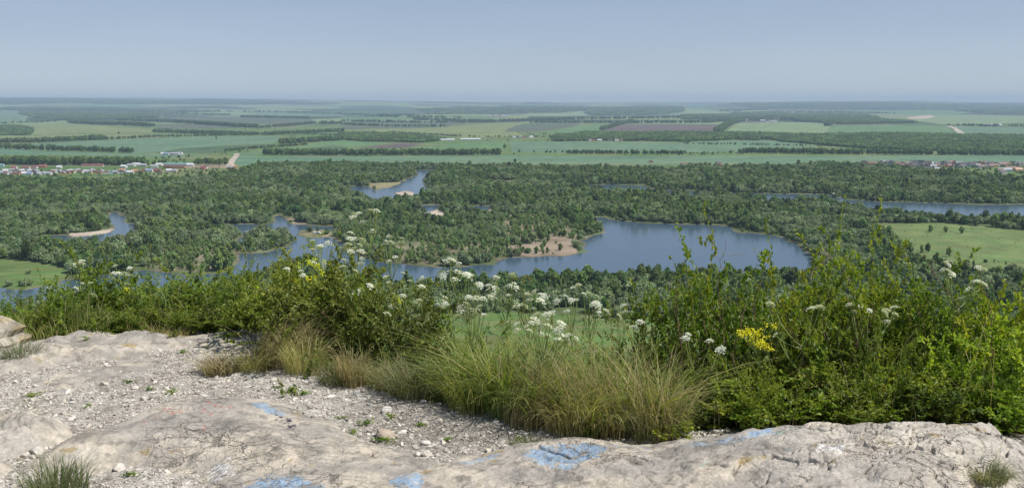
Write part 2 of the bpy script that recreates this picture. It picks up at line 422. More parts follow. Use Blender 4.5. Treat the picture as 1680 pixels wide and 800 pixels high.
# ================================================================== VALLEY
WATER_PX = [
 # river from the lower left round the peninsula, the pools behind it, the long lake and the bend to the right
 [(-60,466),(0,470),(40,473),(80,466),(110,458),(156,452),(200,446),(236,440),(250,442),(266,446),(315,450),(367,446),(388,434),
  (394,420),(391,414),(383,404),(386,396),(396,389),(402,383),(384,379),(350,377),(326,374),(340,368),(400,367),(440,366),(454,362),(449,355),(458,350),(466,356),
  (478,368),(500,368),(543,370),(546,376),(492,376),(487,384),(500,389),(546,388),(570,404),(600,422),(632,428),(665,433),(717,437),(770,435),
  (805,432),(840,421),(880,420),(938,418),(962,411),(959,401),(957,392),(973,384),(994,380),(985,368),(974,357),(985,355),(1015,361),(1060,365),(1120,367),(1183,368),
  (1200,374),(1211,380),(1240,382),(1270,385),(1298,396),(1316,401),(1322,412),(1336,430),(1340,446),(1300,460),(1200,458),(1130,454),(1050,452),(980,455),
  (900,458),(800,466),(700,474),(640,473),(560,452),(500,433),(450,443),(420,455),(390,467),(330,479),(240,487),(150,495),(60,505),(-60,522)],
 [(66,386),(120,384),(161,381),(182,377),(189,374),(181,362),(178,348),(191,346),(206,354),(207,363),(217,371),(222,380),(224,387),(205,396),(170,402),(120,404),(60,401),(44,394)],
 [(681,278),(712,278),(710,285),(697,290),(695,296),(700,306),(702,314),(690,322),(660,330),(620,332),(600,324),(585,317),(563,311),(563,305),(603,305),(616,311),(640,306),(654,301),(672,291),(686,286)],
 [(692,336),(717,335),(722,340),(702,347),(692,350)],
 [(768,337),(805,337),(803,344),(778,346)],
 [(940,304),(1000,302),(1055,304),(1070,310),(1120,312),(1200,316),(1330,318),(1375,319),(1385,326),(1440,330),(1530,332),(1600,335),(1700,334),(1850,330),
  (1850,352),(1680,361),(1590,363),(1530,358),(1460,351),(1400,341),(1330,331),(1200,326),(1130,323),(1070,321),(1000,316),(945,309)],
]
ISLE_PX = [
 [(398,387),(440,381),(478,384),(487,391),(470,402),(440,411),(412,414),(386,413),(378,408),(398,402),(402,394)],
 [(395,379),(430,377),(469,374),(471,376),(440,380),(405,382)],
 [(112,383),(150,380),(186,374),(188,376),(180,380),(150,385),(118,388)],
 [(647,316),(665,312),(679,315),(677,321),(660,323)],
 [(1366,322),(1376,321),(1378,324),(1367,325)],
]
# z colour of special ground: (polygon, linear colour, strength, soft edge in metres)
SAND = (0.275, 0.218, 0.158); PALE_SAND = (0.42, 0.355, 0.28)
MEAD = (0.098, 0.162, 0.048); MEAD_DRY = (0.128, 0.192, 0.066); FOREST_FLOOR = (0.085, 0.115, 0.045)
GROUND_PX = [
 ([(1421,366),(1554,366),(1680,378),(1850,385),(1850,470),(1680,452),(1600,458),(1560,456),(1500,428),(1470,400),(1435,380)], MEAD_DRY, 1, 10),
 ([(-80,422),(0,424),(60,428),(108,440),(112,458),(80,470),(40,476),(-80,470)], MEAD, 1, 6),
 ([(145,334),(187,334),(187,341),(145,341)], MEAD, 1, 4), ([(386,349),(415,350),(413,356),(386,355)], MEAD, 1, 4), ([(537,346),(562,346),(560,359),(537,358)], MEAD, 1, 4),
 ([(200,405),(222,402),(230,412),(215,425),(196,418)], MEAD, 1, 4), ([(1480,470),(1530,462),(1540,476),(1490,490)], MEAD, 1, 4),
 ([(832,404),(858,400),(872,400),(874,393),(888,397),(904,387),(926,389),(948,396),(940,405),(950,410),(940,418),(907,419),(880,421),(840,418)], SAND, 1, 3),
 ([(826,352),(870,349),(930,360),(952,380),(950,402),(900,392),(840,400),(826,378)], SAND, .62, 8),
 ([(640,398),(740,396),(835,392),(842,412),(825,424),(720,436),(640,430)], SAND, .45, 8),
 ([(270,400),(330,398),(365,404),(384,420),(388,432),(340,448),(270,445),(236,438),(255,424)], SAND, .45, 8),
 ([(778,296),(800,295),(843,296),(852,302),(820,304),(790,302)], SAND, 1, 3), ([(1096,318),(1140,319),(1138,326),(1105,325)], SAND, 1, 3),
 ([(1250,327),(1310,329),(1302,337),(1255,335)], SAND, 1, 3), ([(690,346),(712,340),(730,350),(728,359),(702,355)], PALE_SAND, 1, 3),
 ([(647,316),(665,312),(679,315),(677,321),(660,323)], PALE_SAND, 1, 2), ([(395,379),(430,377),(469,374),(471,376),(440,380),(405,382)], PALE_SAND, 1, 2),
 ([(112,383),(150,380),(186,374),(188,376),(180,380),(150,385),(118,388)], PALE_SAND, 1, 2), ([(778,338),(812,344),(806,352),(782,348)], SAND, 1, 3),
 ([(850,272),(905,272),(930,276),(860,277)], SAND, .8, 3), ([(1000,278),(1012,276),(1016,280),(1002,282)], SAND, 1, 3),
 ([(605,300),(654,299),(668,292),(660,304),(630,311),(608,309)], (0.24,0.22,0.12), 1, 3), ([(466,355),(490,358),(520,366),(480,367)], (0.25,0.21,0.14), 1, 3),
 ([(492,376),(546,376),(546,388),(500,388),(488,384)], (0.25,0.22,0.13), .8, 3), ([(378,404),(440,402),(470,402),(440,411),(412,414),(386,413)], (0.13,0.16,0.07), 1, 2),
]
NO_TREES = list(range(0, 8)) + [11, 12, 13, 14, 15, 16, 17, 18, 19, 20, 21, 23]
YOUNG = [8, 9, 10]
FOREST_PX = [(-200,300),(0,299),(100,300),(200,298),(290,297),(345,293),(395,284),(430,272),(560,271),(700,273),(830,275),(900,276),(1000,279),(1110,281),(1125,277),
 (1280,276),(1360,271),(1420,274),(1500,281),(1600,290),(1680,296),(1850,300),(1850,560),(1480,530),(1300,520),(1130,515),(1060,520),(1000,524),(900,512),(690,514),(560,560),(300,600),(-200,640)]
water_w = [wpoly(p) for p in WATER_PX]; isle_w = [wpoly(p) for p in ISLE_PX]
ground_w = [(wpoly(p), c, s, e) for p, c, s, e in GROUND_PX]; forest_w = wpoly(FOREST_PX)

def shore_dist(x, y):
    """signed metres to the water's edge, positive on land"""
    d = np.full(x.shape, 60.0)
    jag = 5 * fbm(x / 24, y / 24, 3, 31) + 1.5 * pnoise(x / 5, y / 5, 2)
    for w in water_w:
        mn = w.min(0) - 60; mx = w.max(0) + 60
        m = (x > mn[0]) & (x < mx[0]) & (y > mn[1]) & (y < mx[1])
        if m.any(): d[m] = np.minimum(d[m], -sdist(w, x[m], y[m]))
    for w in isle_w:
        mn = w.min(0) - 10; mx = w.max(0) + 10
        m = (x > mn[0]) & (x < mx[0]) & (y > mn[1]) & (y < mx[1])
        if m.any():
            s = sdist(w, x[m], y[m]); d[m] = np.where(s > 0, np.maximum(d[m], s + 2), np.where(s > -6, np.maximum(d[m], s), d[m]))
    return d + jag

# ------------------------------------------------------------------ far fields (pixels of the photograph carried onto the ground)
C_TEAL = (0.118, 0.192, 0.112); C_GREEN = (0.112, 0.192, 0.080); C_LIGHT = (0.180, 0.245, 0.115); C_YEL = (0.175, 0.210, 0.085)
C_GREY = (0.098, 0.118, 0.078); C_PLOW = (0.120, 0.096, 0.086); C_DARK = (0.066, 0.112, 0.056); C_TAN = (0.36, 0.29, 0.2)
FIELDS = [
 ('long pale green field', C_TEAL, [(383,258),(395,256),(560,257),(830,255),(1120,256),(1400,256),(1600,254),(1850,253),(1850,267),(1680,266),(1400,268),(1120,269),(830,270),(560,268),(470,264),(420,270),(395,272),(384,268)]),
 ('wide teal field', C_TEAL, [(30,238),(60,235),(173,230),(267,226),(350,224),(457,223),(460,228),(450,235),(367,238),(260,250),(213,252),(150,244),(60,240)]),
 ('dark green strip of a field', C_DARK, [(253,251),(300,243),(367,239),(448,236),(367,248),(340,252)]),
 ('grey green field', C_TEAL, [(-150,242),(0,243),(60,247),(200,252),(300,253),(350,256),(240,258),(100,254),(-150,254)]),
 ('light green field', C_GREEN, [(375,253),(445,245),(520,236),(560,234),(560,237),(475,246),(430,254),(400,256),(380,256)]),
 ('dark green field', C_DARK, [(475,246),(560,237),(590,236),(560,246),(470,247)]),
 ('green field', C_GREEN, [(672,243),(770,233),(833,232),(833,243),(828,245),(740,245)]),
 ('brown ploughed field', C_PLOW, [(575,243),(655,235),(697,235),(665,243)]),
 ('green field', C_GREEN, [(500,236),(560,229),(642,235),(575,242),(560,240)]),
 ('pale green field', C_TEAL, [(836,232),(1120,234),(1190,236),(1120,247),(930,251),(840,250)]),
 ('pale green field', C_TEAL, [(1110,234),(1190,231),(1260,230),(1350,237),(1300,244),(1170,250),(1115,250)]),
 ('purple brown ploughed field', C_PLOW, [(977,217),(1010,208),(1023,204),(1195,205),(1173,217),(1080,218)]),
 ('pale strip of a field', C_LIGHT, [(1020,203),(1040,199),(1207,199),(1195,204)]),
 ('light green field', C_LIGHT, [(1192,217),(1200,208),(1213,202),(1280,200),(1353,203),(1362,208),(1352,220),(1250,219)]),
 ('green rectangular field', C_GREEN, [(1353,220),(1367,206),(1453,205),(1550,207),(1573,221),(1450,220)]),
 ('grey green field', C_TEAL, [(1565,207),(1680,209),(1850,210),(1850,224),(1680,224),(1590,222)]),
 ('light green hillside', C_LIGHT, [(820,190),(880,184),(947,180),(956,183),(967,190),(900,191)]),
 ('yellow green meadow', C_YEL, [(560,214),(700,210),(830,201),(880,198),(830,212),(860,222),(780,226),(680,222),(600,219)]),
 ('grey green field', C_GREY, [(826,216),(845,206),(880,202),(960,200),(940,208),(880,216)]),
 ('light green field', C_GREEN, [(885,219),(940,209),(985,203),(1020,203),(985,215),(970,218)]),
 ('yellow green meadow', C_YEL, [(0,207),(100,203),(190,207),(260,214),(250,217),(140,218),(50,221),(0,222)]),
 ('yellow field', C_YEL, [(-100,221),(50,222),(170,220),(270,222),(170,228),(-100,232)]),
 ('grey field', C_GREY, [(255,205),(330,201),(415,201),(425,208),(330,212),(262,212)]),
 ('grey field', C_GREY, [(265,192),(330,190),(510,195),(520,200),(440,204),(330,200)]),
 ('pale green strip', C_LIGHT, [(335,172),(440,170),(560,176),(560,178),(400,177)]),
 ('pale green field', C_TEAL, [(-80,182),(30,182),(40,192),(50,199),(-80,200)]),
 ('grey field', C_GREY, [(560,206),(640,202),(750,201),(735,208),(640,211),(560,212)]),
 ('green field', C_GREEN, [(560,192),(740,190),(830,193),(760,196),(560,197)]),
 ('light strip', C_LIGHT, [(1060,182),(1120,179),(1262,182),(1240,187),(1120,188)]),
 ('light strip', C_LIGHT, [(1270,182),(1385,183),(1390,187),(1300,188)]),
 ('pale hillside', C_LIGHT, [(1500,190),(1560,188),(1680,190),(1850,190),(1850,200),(1640,203),(1540,204),(1500,199)]),
 ('scrubby hillside', C_YEL, [(1430,186),(1495,188),(1510,200),(1450,203),(1440,196)]),
 ('yellow meadow', C_YEL, [(1120,220),(1165,218),(1160,226),(1120,228)]),
 ('yellow field', C_YEL, [(1130,228),(1000,226),(1010,223),(1130,223)]),
 ('quarry scar', (0.45,0.36,0.27), [(1488,193),(1505,190),(1530,189),(1534,192),(1510,195),(1495,196)]),
 ('brown village yard', (0.26,0.21,0.14), [(290,271),(330,269),(384,270),(388,275),(300,276)]),
 ('green village pasture', MEAD, [(-150,272),(240,272),(300,274),(240,281),(100,284),(-150,290)]),
]
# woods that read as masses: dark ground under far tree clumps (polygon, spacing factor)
WOODS_PX = [
 [(1120,219),(1203,219),(1333,223),(1450,220),(1560,223),(1680,225),(1850,226),(1850,254),(1680,253),(1540,248),(1420,244),(1347,238),(1270,231),(1203,229),(1120,233)],
 [(905,225),(960,219),(1040,219),(1125,219),(1125,232),(1000,231),(910,232)],
 [(560,219),(620,220),(700,226),(730,230),(690,234),(600,232),(555,229)],
 [(-100,206),(30,208),(50,213),(46,222),(-100,223)],
 [(30,187),(120,182),(255,186),(257,193),(110,197),(50,192)],
 [(680,180),(740,176),(860,174),(950,176),(965,181),(820,188),(720,188),(700,184)],
 [(950,177),(1080,173),(1120,177),(1120,184),(1060,188),(975,190)],
 [(1270,188),(1340,186),(1420,188),(1440,195),(1500,202),(1380,204),(1350,200),(1290,196)],
 [(1200,170),(1300,169),(1500,169),(1700,172),(1850,172),(1850,181),(1680,181),(1500,180),(1240,178)],
 [(-150,162),(200,164),(420,167),(560,170),(420,172),(200,171),(-150,169)],
 [(0,177),(150,178),(380,183),(250,185),(20,181)],
 [(1120,189),(1270,187),(1290,192),(1200,196),(1120,196)],
 [(1560,182),(1850,182),(1850,188),(1640,187)],
 [(1200,186),(1280,184),(1300,190),(1210,193)],
]
field_w = [(n, c, wpoly(p)) for n, c, p in FIELDS]; woods_w = [wpoly(p) for p in WOODS_PX]

def patchwork(x, y):
    """farmland beyond the mapped fields: long plots of different crops"""
    u = x / 1500 + 0.35 * pnoise(x / 5000, y / 5000, 3); v = y / 1300 + 0.12 * x / 1300
    f1, f2, cid = worley(u, v, 5)
    pal = np.array([C_TEAL, C_GREEN, C_LIGHT, C_GREY, C_YEL, C_PLOW, C_DARK, (.04, .062, .026), (.04, .062, .026), C_LIGHT, (.04, .062, .026)])
    k = (cid * 997).astype(int) % len(pal)
    return pal[k], (f2 - f1)

def ground_colour(x, y, sh):
    n = fbm(x / 260, y / 260, 4, 1)
    col = np.array(MEAD)[None] * (1 - smooth(-.3, .4, n)[:, None]) + np.array(C_YEL)[None] * smooth(-.3, .4, n)[:, None] * 0.85
    pw, edge = patchwork(x, y)
    k = smooth(5500, 7500, y + 900 * n)[:, None]
    col = col * (1 - k) + pw * k
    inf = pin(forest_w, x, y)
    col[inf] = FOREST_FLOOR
    # near meadow under the hill
    nm = (~inf) & (y < 1000); t = smooth(-.25, .45, fbm(x / 40, y / 16, 5, 6) + .4 * fbm(x / 7, y / 5, 3, 7))[:, None]
    col = np.where(nm[:, None], np.array(MEAD) * (1 - t) + np.array((.145, .165, .066)) * t, col)
    for w, c, s, e in ground_w:
        m = pin(w, x, y)
        if m.any():
            d = edge_dist(w, x[m], y[m]) + 2 * pnoise(x[m] / 6, y[m] / 6, 8) * e / 3
            a = s * smooth(0, e, d + e * .5)
            if s < 1: a = a * (0.45 + 0.9 * smooth(-.25, .35, fbm(x[m] / 14, y[m] / 20, 3, 5)))
            a = np.clip(a, 0, 1)
            if c is MEAD_DRY or c is MEAD:
                q = smooth(-.3, .5, fbm(x[m] / 60, y[m] / 12, 5, 15))[:, None]
                cc = np.array(c) * (1 - 0.5 * q) + np.array((0.2, 0.19, 0.08)) * q * 0.45
            else: cc = np.array(c)
            col[m] = col[m] * (1 - a[:, None]) + cc * a[:, None]
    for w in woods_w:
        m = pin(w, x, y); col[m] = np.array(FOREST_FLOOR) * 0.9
    # muddy banks
    bank = (1 - smooth(1.0, 4.0, sh + 5.5 * np.abs(pnoise(x / 26, y / 26, 12))))[:, None]
    mud = np.array((0.165, 0.130, 0.092)) + 0.12 * np.clip(pnoise(x / 30, y / 30, 14), -.5, 1)[:, None] * np.array((1, .8, .6))
    col = col * (1 - bank) + mud * bank
    return np.clip(col, 0.01, 1)

def build_ground():
    az_in = np.arange(-900, 901, 1.5) / F
    outer = np.linspace(900, 2300, 50)[1:] / F
    az = np.concatenate([-outer[::-1], az_in, outer])
    rows = list(np.arange(225, 480, 12.0)); y = 480.0
    while y < 32500:
        rows.append(y); y += float(np.clip(y * y / 218250 * (1.0 if y < 2600 else 0.8), 0, 120))
    rows = np.array(rows)
    Y, A = np.meshgrid(rows, az, indexing='ij')
    X = A * Y
    x = X.ravel(); y = Y.ravel()
    sh = np.full(x.shape, 60.0)
    m = (y > 450) & (y < 3000)
    sh[m] = shore_dist(x[m], y[m])
    z = terrain(x, y) + np.where(m, np.clip((sh - 1.5) * 0.22, -3.0, 0.5) - 0.5, 0)
    z = z + np.where((y > 500) & (y < 5000), 0.25 * fbm(x / 30, y / 30, 2, 3), 0) * (sh > 4)
    col = ground_colour(x, y, sh)
    V = np.stack([x, y, z], 1)
    nr, nc = Y.shape
    Fc = grid_faces(nr, nc)
    cx = x[Fc].mean(1); cy = y[Fc].mean(1)
    owner = np.full(len(Fc), -1)
    for k, (n, c, w) in enumerate(field_w): owner[pin(w, cx, cy)] = k
    # forest and water always win over a field
    for w in woods_w: owner[pin(w, cx, cy)] = -1
    g = new_mesh('ground', V, [(Fc[owner < 0], 0)], [M['land']], {'col': col}, True)
    tag(link('ground', g), kind='structure')
    for k, (n, c, w) in enumerate(field_w):
        fs = Fc[owner == k]
        if not len(fs): continue
        ids, inv = np.unique(fs, return_inverse=True)
        v = V[ids]
        # tramlines and wear along the plot
        q = w[np.argmax(np.hypot(*(np.roll(w, -1, 0) - w).T))]; e = (np.roll(w, -1, 0) - w)[np.argmax(np.hypot(*(np.roll(w, -1, 0) - w).T))]
        e = e / np.hypot(*e)
        across = (v[:, 0] - q[0]) * -e[1] + (v[:, 1] - q[1]) * e[0]
        along = (v[:, 0] - q[0]) * e[0] + (v[:, 1] - q[1]) * e[1]
        s = 1 + 0.10 * fbm(along / 900, across / 60, 4, k) + 0.06 * pnoise(v[:, 0] / 200, v[:, 1] / 200, k)
        hue = fbm(v[:, 0] / 500, v[:, 1] / 300, 3, k + 9)[:, None] * np.array([[0.02, 0.01, 0.004]])
        cc = np.clip(np.array(c)[None] * s[:, None] + hue, 0.01, 1)
        me = new_mesh('field', v, [(inv.reshape(-1, 4), 0)], [M['land']], {'col': cc}, True)
        tag(link('field', me), kind='structure')
build_ground()
wv = [(-2600, 420, -0.9), (2600, 420, -0.9), (2600, 2600, -0.9), (-2600, 2600, -0.9)]
tag(link('river', new_mesh('river', wv, [([[0, 1, 2, 3]], 0)], [M['water']])), kind='structure')

# ------------------------------------------------------------------ trees
def lobes_crown(R, kind, detail):
    """returns centres and radii of the masses the crown is made of"""
    if kind == 'willow':
        H, W = R.uniform(7.5, 9.5), R.uniform(4.4, 5.6); c = [(0, 0, H * .62, W * .62)]
        for k in range(9):
            a = R.uniform(0, 6.28); r = W * R.uniform(.35, .62); c.append((r * math.cos(a), r * math.sin(a), H * R.uniform(.34, .8), W * R.uniform(.32, .5)))
    elif kind == 'dark':
        H, W = R.uniform(9, 11), R.uniform(3.8, 4.9); c = [(0, 0, H * .6, W * .7)]
        for k in range(10):
            a = R.uniform(0, 6.28); z = R.uniform(.3, .86); r = W * R.uniform(.3, .6) * (1.2 - z * .6); c.append((r * math.cos(a), r * math.sin(a), H * z, W * R.uniform(.3, .45)))
    elif kind == 'poplar':
        H, W = R.uniform(10.5, 13), R.uniform(2.9, 3.6); c = []
        for k in range(11):
            a = R.uniform(0, 6.28); z = .2 + .7 * k / 10; q = math.sin(math.pi * (.14 + .78 * k / 10)) ** .6; r = W * R.uniform(.15, .6) * q; c.append((r * math.cos(a), r * math.sin(a), H * z, W * .5 * (.45 + .55 * q) * R.uniform(.75, 1.2)))
    elif kind == 'young':
        H, W = R.uniform(6, 7.5), R.uniform(1.9, 2.5); c = []
        for k in range(8):
            a = R.uniform(0, 6.28); z = .2 + .68 * k / 7; q = math.sin(math.pi * (.16 + .74 * k / 7)) ** .6; r = W * R.uniform(.15, .6) * q; c.append((r * math.cos(a), r * math.sin(a), H * z, W * .52 * (.45 + .55 * q) * R.uniform(.75, 1.2)))
    elif kind == 'bush':
        H, W = 3.4, 2.6; c = []
        for k in range(7):
            a = R.uniform(0, 6.28); r = W * R.uniform(.1, .6); c.append((r * math.cos(a), r * math.sin(a), R.uniform(.9, 2.3), R.uniform(.8, 1.3)))
    else:  # far clump: a patch of wood 45 by 26 m
        H = 13; c = []
        for k in range(16): c.append((R.uniform(-22, 22), R.uniform(-12, 12), R.uniform(5, 9), R.uniform(3.2, 5.5)))
    return H, c

def ico(sub=1):
    import bmesh
    bm = bmesh.new(); bmesh.ops.create_icosphere(bm, subdivisions=sub, radius=1)
    v = np.array([x.co[:] for x in bm.verts]); f = np.array([[q.index for q in p.verts] for p in bm.faces]); bm.free(); return v, f
ICO1, ICOF1 = ico(1); ICO2, ICOF2 = ico(2)

def tree_geo(kind, seed, n, size, trunk=True):
    R = np.random.default_rng(seed)
    H, c = lobes_crown(R, kind, n); c = np.array(c)
    g = Geo()
    w = c[:, 3] ** 2; pick = R.choice(len(c), n, p=w / w.sum())
    d = norm(R.normal(size=(n, 3)) + np.array([0, 0, .25])); rad = c[pick, 3] * (R.uniform(.72, 1.0, n) + .22 * R.normal(size=n).clip(-1, 1.6))
    P = c[pick, :3] + d * rad[:, None] * np.array([1, 1, 1.05])
    ok = P[:, 2] > (0.35 if kind != 'clump' else 0.5); P = P[ok]; d = d[ok]; n = len(P)
    nn = norm(d * 1.1 + R.normal(size=(n, 3)) * .75 + np.array([0, 0, .3]))
    t = norm(np.cross(nn, R.normal(size=(n, 3)))); b = np.cross(nn, t)
    s = size * R.uniform(.5, 1.25, n)[:, None]
    V = np.stack([P - t * s - b * s * .55, P + t * s * .3 - b * s * .8, P + t * s + b * s * .25, P - t * s * .2 + b * s * .9], 1)
    g.add(V, np.arange(4 * n).reshape(n, 4), 0)
    for (x, y, z, r) in c:
        v = ICO1 * (r * .74 * (1 + .22 * R.normal(size=(len(ICO1), 1)).clip(-1.2, 1.2))) + np.array([x, y, z])
        g.add(v, ICOF1, 0)
    gt = g if trunk == True else Geo()
    if kind != 'clump':
        k = dict(willow=.24, dark=.24, poplar=.2, young=.09, bush=.07)[kind]; mi = 1 if trunk == True else 0
        a = np.array([0, 0, -.6]); m = np.array([R.normal() * .15, R.normal() * .15, H * .32]); e = np.array([c[0][0], c[0][1], H * .72])
        segs(gt, [a, m], [m, e], [k, k * .72], [k * .72, k * .22], mi, k=7)
        for q in range(6):
            cc = c[R.integers(len(c))]; s0 = m + (e - m) * R.uniform(0, .5)
            segs(gt, [s0], [cc[:3]], k * .36, k * .1, mi, k=5)
    return g, gt

hidden = bpy.data.collections.new('tree_kinds')      # sources of the scattered woods, never linked to the scene
def source(name, coll, me):
    o = bpy.data.objects.new(name, me); coll.objects.link(o); return o
KINDS = [('willow', 'f_willow', 1), ('willow', 'f_willow', 2), ('dark', 'f_dark', 3), ('dark', 'f_dark', 4), ('poplar', 'f_poplar', 5), ('poplar', 'f_poplar', 6),
         ('young', 'f_young', 7), ('young', 'f_young', 8), ('bush', 'f_dark', 9), ('dark', 'f_poplar', 10), ('bush', 'f_young', 11)]
KMESH = []
for i, (kd, mt, sd) in enumerate(KINDS):
    n = 420 if kd in ('young', 'bush') else 900
    g, gt = tree_geo(kd, sd, n, .42 if kd in ('young', 'bush') else .62)
    source('k%02d' % i, hidden, g.mesh('tree_kind', [M[mt], M['bark']]))
    g2, gt2 = tree_geo(kd, sd, n, .42 if kd in ('young', 'bush') else .62, trunk=2)
    KMESH.append((g2.mesh('crown', [M[mt]]), gt2.mesh('trunk', [M['bark']])))
far_c = bpy.data.collections.new('far_kinds')
for i in range(3):
    g, _ = tree_geo('clump', 30 + i, 420, 1.5); source('c%02d' % i, far_c, g.mesh('wood_clump', [M['f_dark' if i else 'f_poplar']]))

def scatter_group(name, coll):
    ng = bpy.data.node_groups.new(name, 'GeometryNodeTree')
    ng.interface.new_socket('Geometry', in_out='INPUT', socket_type='NodeSocketGeometry')
    ng.interface.new_socket('Geometry', in_out='OUTPUT', socket_type='NodeSocketGeometry')
    N, L = ng.nodes, ng.links
    gi = N.new('NodeGroupInput'); go = N.new('NodeGroupOutput')
    ip = N.new('GeometryNodeInstanceOnPoints'); ci = N.new('GeometryNodeCollectionInfo')
    ci.inputs['Collection'].default_value = coll; ci.inputs['Separate Children'].default_value = True; ci.inputs['Reset Children'].default_value = True
    def attr(n, t):
        a = N.new('GeometryNodeInputNamedAttribute'); a.data_type = t; a.inputs[0].default_value = n; return a
    ip.inputs['Pick Instance'].default_value = True
    L.new(gi.outputs[0], ip.inputs['Points']); L.new(ci.outputs[0], ip.inputs['Instance'])
    L.new(attr('pick', 'INT').outputs[0], ip.inputs['Instance Index'])
    L.new(attr('rot', 'FLOAT_VECTOR').outputs[0], ip.inputs['Rotation']); L.new(attr('scl', 'FLOAT_VECTOR').outputs[0], ip.inputs['Scale'])
    L.new(ip.outputs[0], go.inputs[0])
    return ng
NG = {}
def scatter(name, P, pick, rot, scl, coll, label=None):
    me = bpy.data.meshes.new(name); me.vertices.add(len(P)); me.vertices.foreach_set('co', np.asarray(P, np.float32).ravel())
    a = me.attributes.new('pick', 'INT', 'POINT'); a.data.foreach_set('value', np.asarray(pick, np.int32))
    a = me.attributes.new('rot', 'FLOAT_VECTOR', 'POINT'); a.data.foreach_set('vector', np.asarray(rot, np.float32).ravel())
    a = me.attributes.new('scl', 'FLOAT_VECTOR', 'POINT'); a.data.foreach_set('vector', np.asarray(scl, np.float32).ravel())
    o = link(name, me); md = o.modifiers.new('scatter', 'NODES')
    if coll.name not in NG: NG[coll.name] = scatter_group(coll.name + '_nodes', coll)
    md.node_group = NG[coll.name]
    tag(o, label=label, cat='woods' if label else None, kind='stuff')
    return o

def zr(n, R=rng): return np.stack([R.normal(0, .04, n), R.normal(0, .04, n), R.uniform(0, 6.28, n)], 1)

# --- the flood-plain forest
def forest_points():
    sp = 5.4
    gx, gy = np.meshgrid(np.arange(-1750, 1750, sp), np.arange(470, 2300, sp))
    x = (gx + rng.uniform(-.48, .48, gx.shape) * sp).ravel(); y = (gy + rng.uniform(-.48, .48, gx.shape) * sp).ravel()
    m = (np.abs(x / y) < .72) & pin(forest_w, x, y); x = x[m]; y = y[m]
    sh = shore_dist(x, y); m = sh > 3.2; x = x[m]; y = y[m]; sh = sh[m]
    keep = rng.random(len(x)) < 0.93
    young = np.zeros(len(x), bool)
    for k in NO_TREES:
        w = ground_w[k][0]; ins = pin(w, x, y); keep &= ~(ins & (rng.random(len(x)) > (.12 if k == 7 else -1))); young |= ins & (k == 7)
    for k in YOUNG:
        ins = pin(ground_w[k][0], x, y); young |= ins
        dens = .22 + .85 * smooth(-.35, .35, fbm(x / 16, y / 22, 3, 40))
        keep &= ~(ins & (rng.random(len(x)) > dens))
    # natural openings
    op = fbm(x / 60, y / 45, 3, 50); keep &= ~((op > .34) & (rng.random(len(x)) < .8))
    return x[keep], y[keep], sh[keep], young[keep]
fx, fy, fsh, fyoung = forest_points()
nF = len(fx)
sp_n = fbm(fx / 120, fy / 120, 3, 60) + .35 * rng.normal(size=nF)
el = fbm(fx / 170, fy / 130, 3, 64) + .2 * rng.normal(size=nF)
pick = np.where(sp_n > .08, rng.integers(0, 2, nF), np.where(el > .25, rng.integers(4, 6, nF), np.where(rng.random(nF) < .75, rng.integers(2, 4, nF), 9)))
pick = np.where((fsh < 12) & (fy > 860) & (rng.random(nF) < .55), np.where(rng.random(nF) < .5, 8, rng.integers(0, 2, nF)), pick)
pick = np.where(fyoung, rng.integers(6, 8, nF), pick)
sc = np.clip(rng.normal(.84, .24, nF), .4, 1.6) * (1 + .18 * fbm(fx / 90, fy / 90, 2, 70)); sc = np.where(fyoung, rng.uniform(.5, 1.25, nF), sc)
sc = np.where((fsh < 12) & (fy > 860), sc * .72, sc)
# belt of plantation poplars with pointed tops on the central island
isl = wpoly([(560,352),(700,350),(830,345),(830,400),(640,405),(545,385)]); mi_ = pin(isl, fx, fy)
pick = np.where(mi_ & (rng.random(nF) < .8), rng.integers(6, 8, nF), pick); sc = np.where(mi_, rng.uniform(.5, 1.05, nF), sc)
FP = np.stack([fx, fy, np.full(nF, -.1)], 1); FS = np.stack([sc * rng.uniform(.9, 1.15, nF), sc * rng.uniform(.9, 1.15, nF), sc * rng.uniform(.85, 1.2, nF)], 1)
FR = zr(nF)
# the 300 that show largest: nearest rows not covered by the plants on the brow
px_of = 840 + F * fx / (CP * fy + SP * 150)
open_ = ((px_of > 560) & (px_of < 1120)) | ((px_of > 1400) & (px_of < 1690)) | ((px_of > -10) & (px_of < 70))
rank = np.where(open_ & ~fyoung & (pick != 8), fy, 1e9); near = np.argsort(rank)[:300]
mask = np.ones(nF, bool); mask[near] = False
scatter('forest', FP[mask], pick[mask], FR[mask], FS[mask], hidden, 'mixed green woods covering the river flood plain')
TREE_KIND = {'willow': ('willow_tree', 'grey green round-topped willow in the dense wood below the hill', 'willow trees in the near wood'),
             'dark': ('broadleaf_tree', 'dense dark green broadleaf tree in the wood below the hill', 'broadleaf trees in the near wood'),
             'poplar': ('poplar_tree', 'tall narrow-topped poplar in the dense wood below the hill', 'poplar trees in the near wood')}
def place_tree(k, loc, rot, scl, name, label, group=None, cat='tree'):
    e = link(name, None, None, loc); e.rotation_euler = rot; e.scale = scl; e.empty_display_size = .5
    tag(e, label, cat, group)
    link('crown', KMESH[k][0], e); link('trunk', KMESH[k][1], e)
    return e
for i in near:
    nm, lb, gr = TREE_KIND[KINDS[pick[i]][0]]
    place_tree(int(pick[i]), FP[i], FR[i], FS[i], nm, lb, gr)

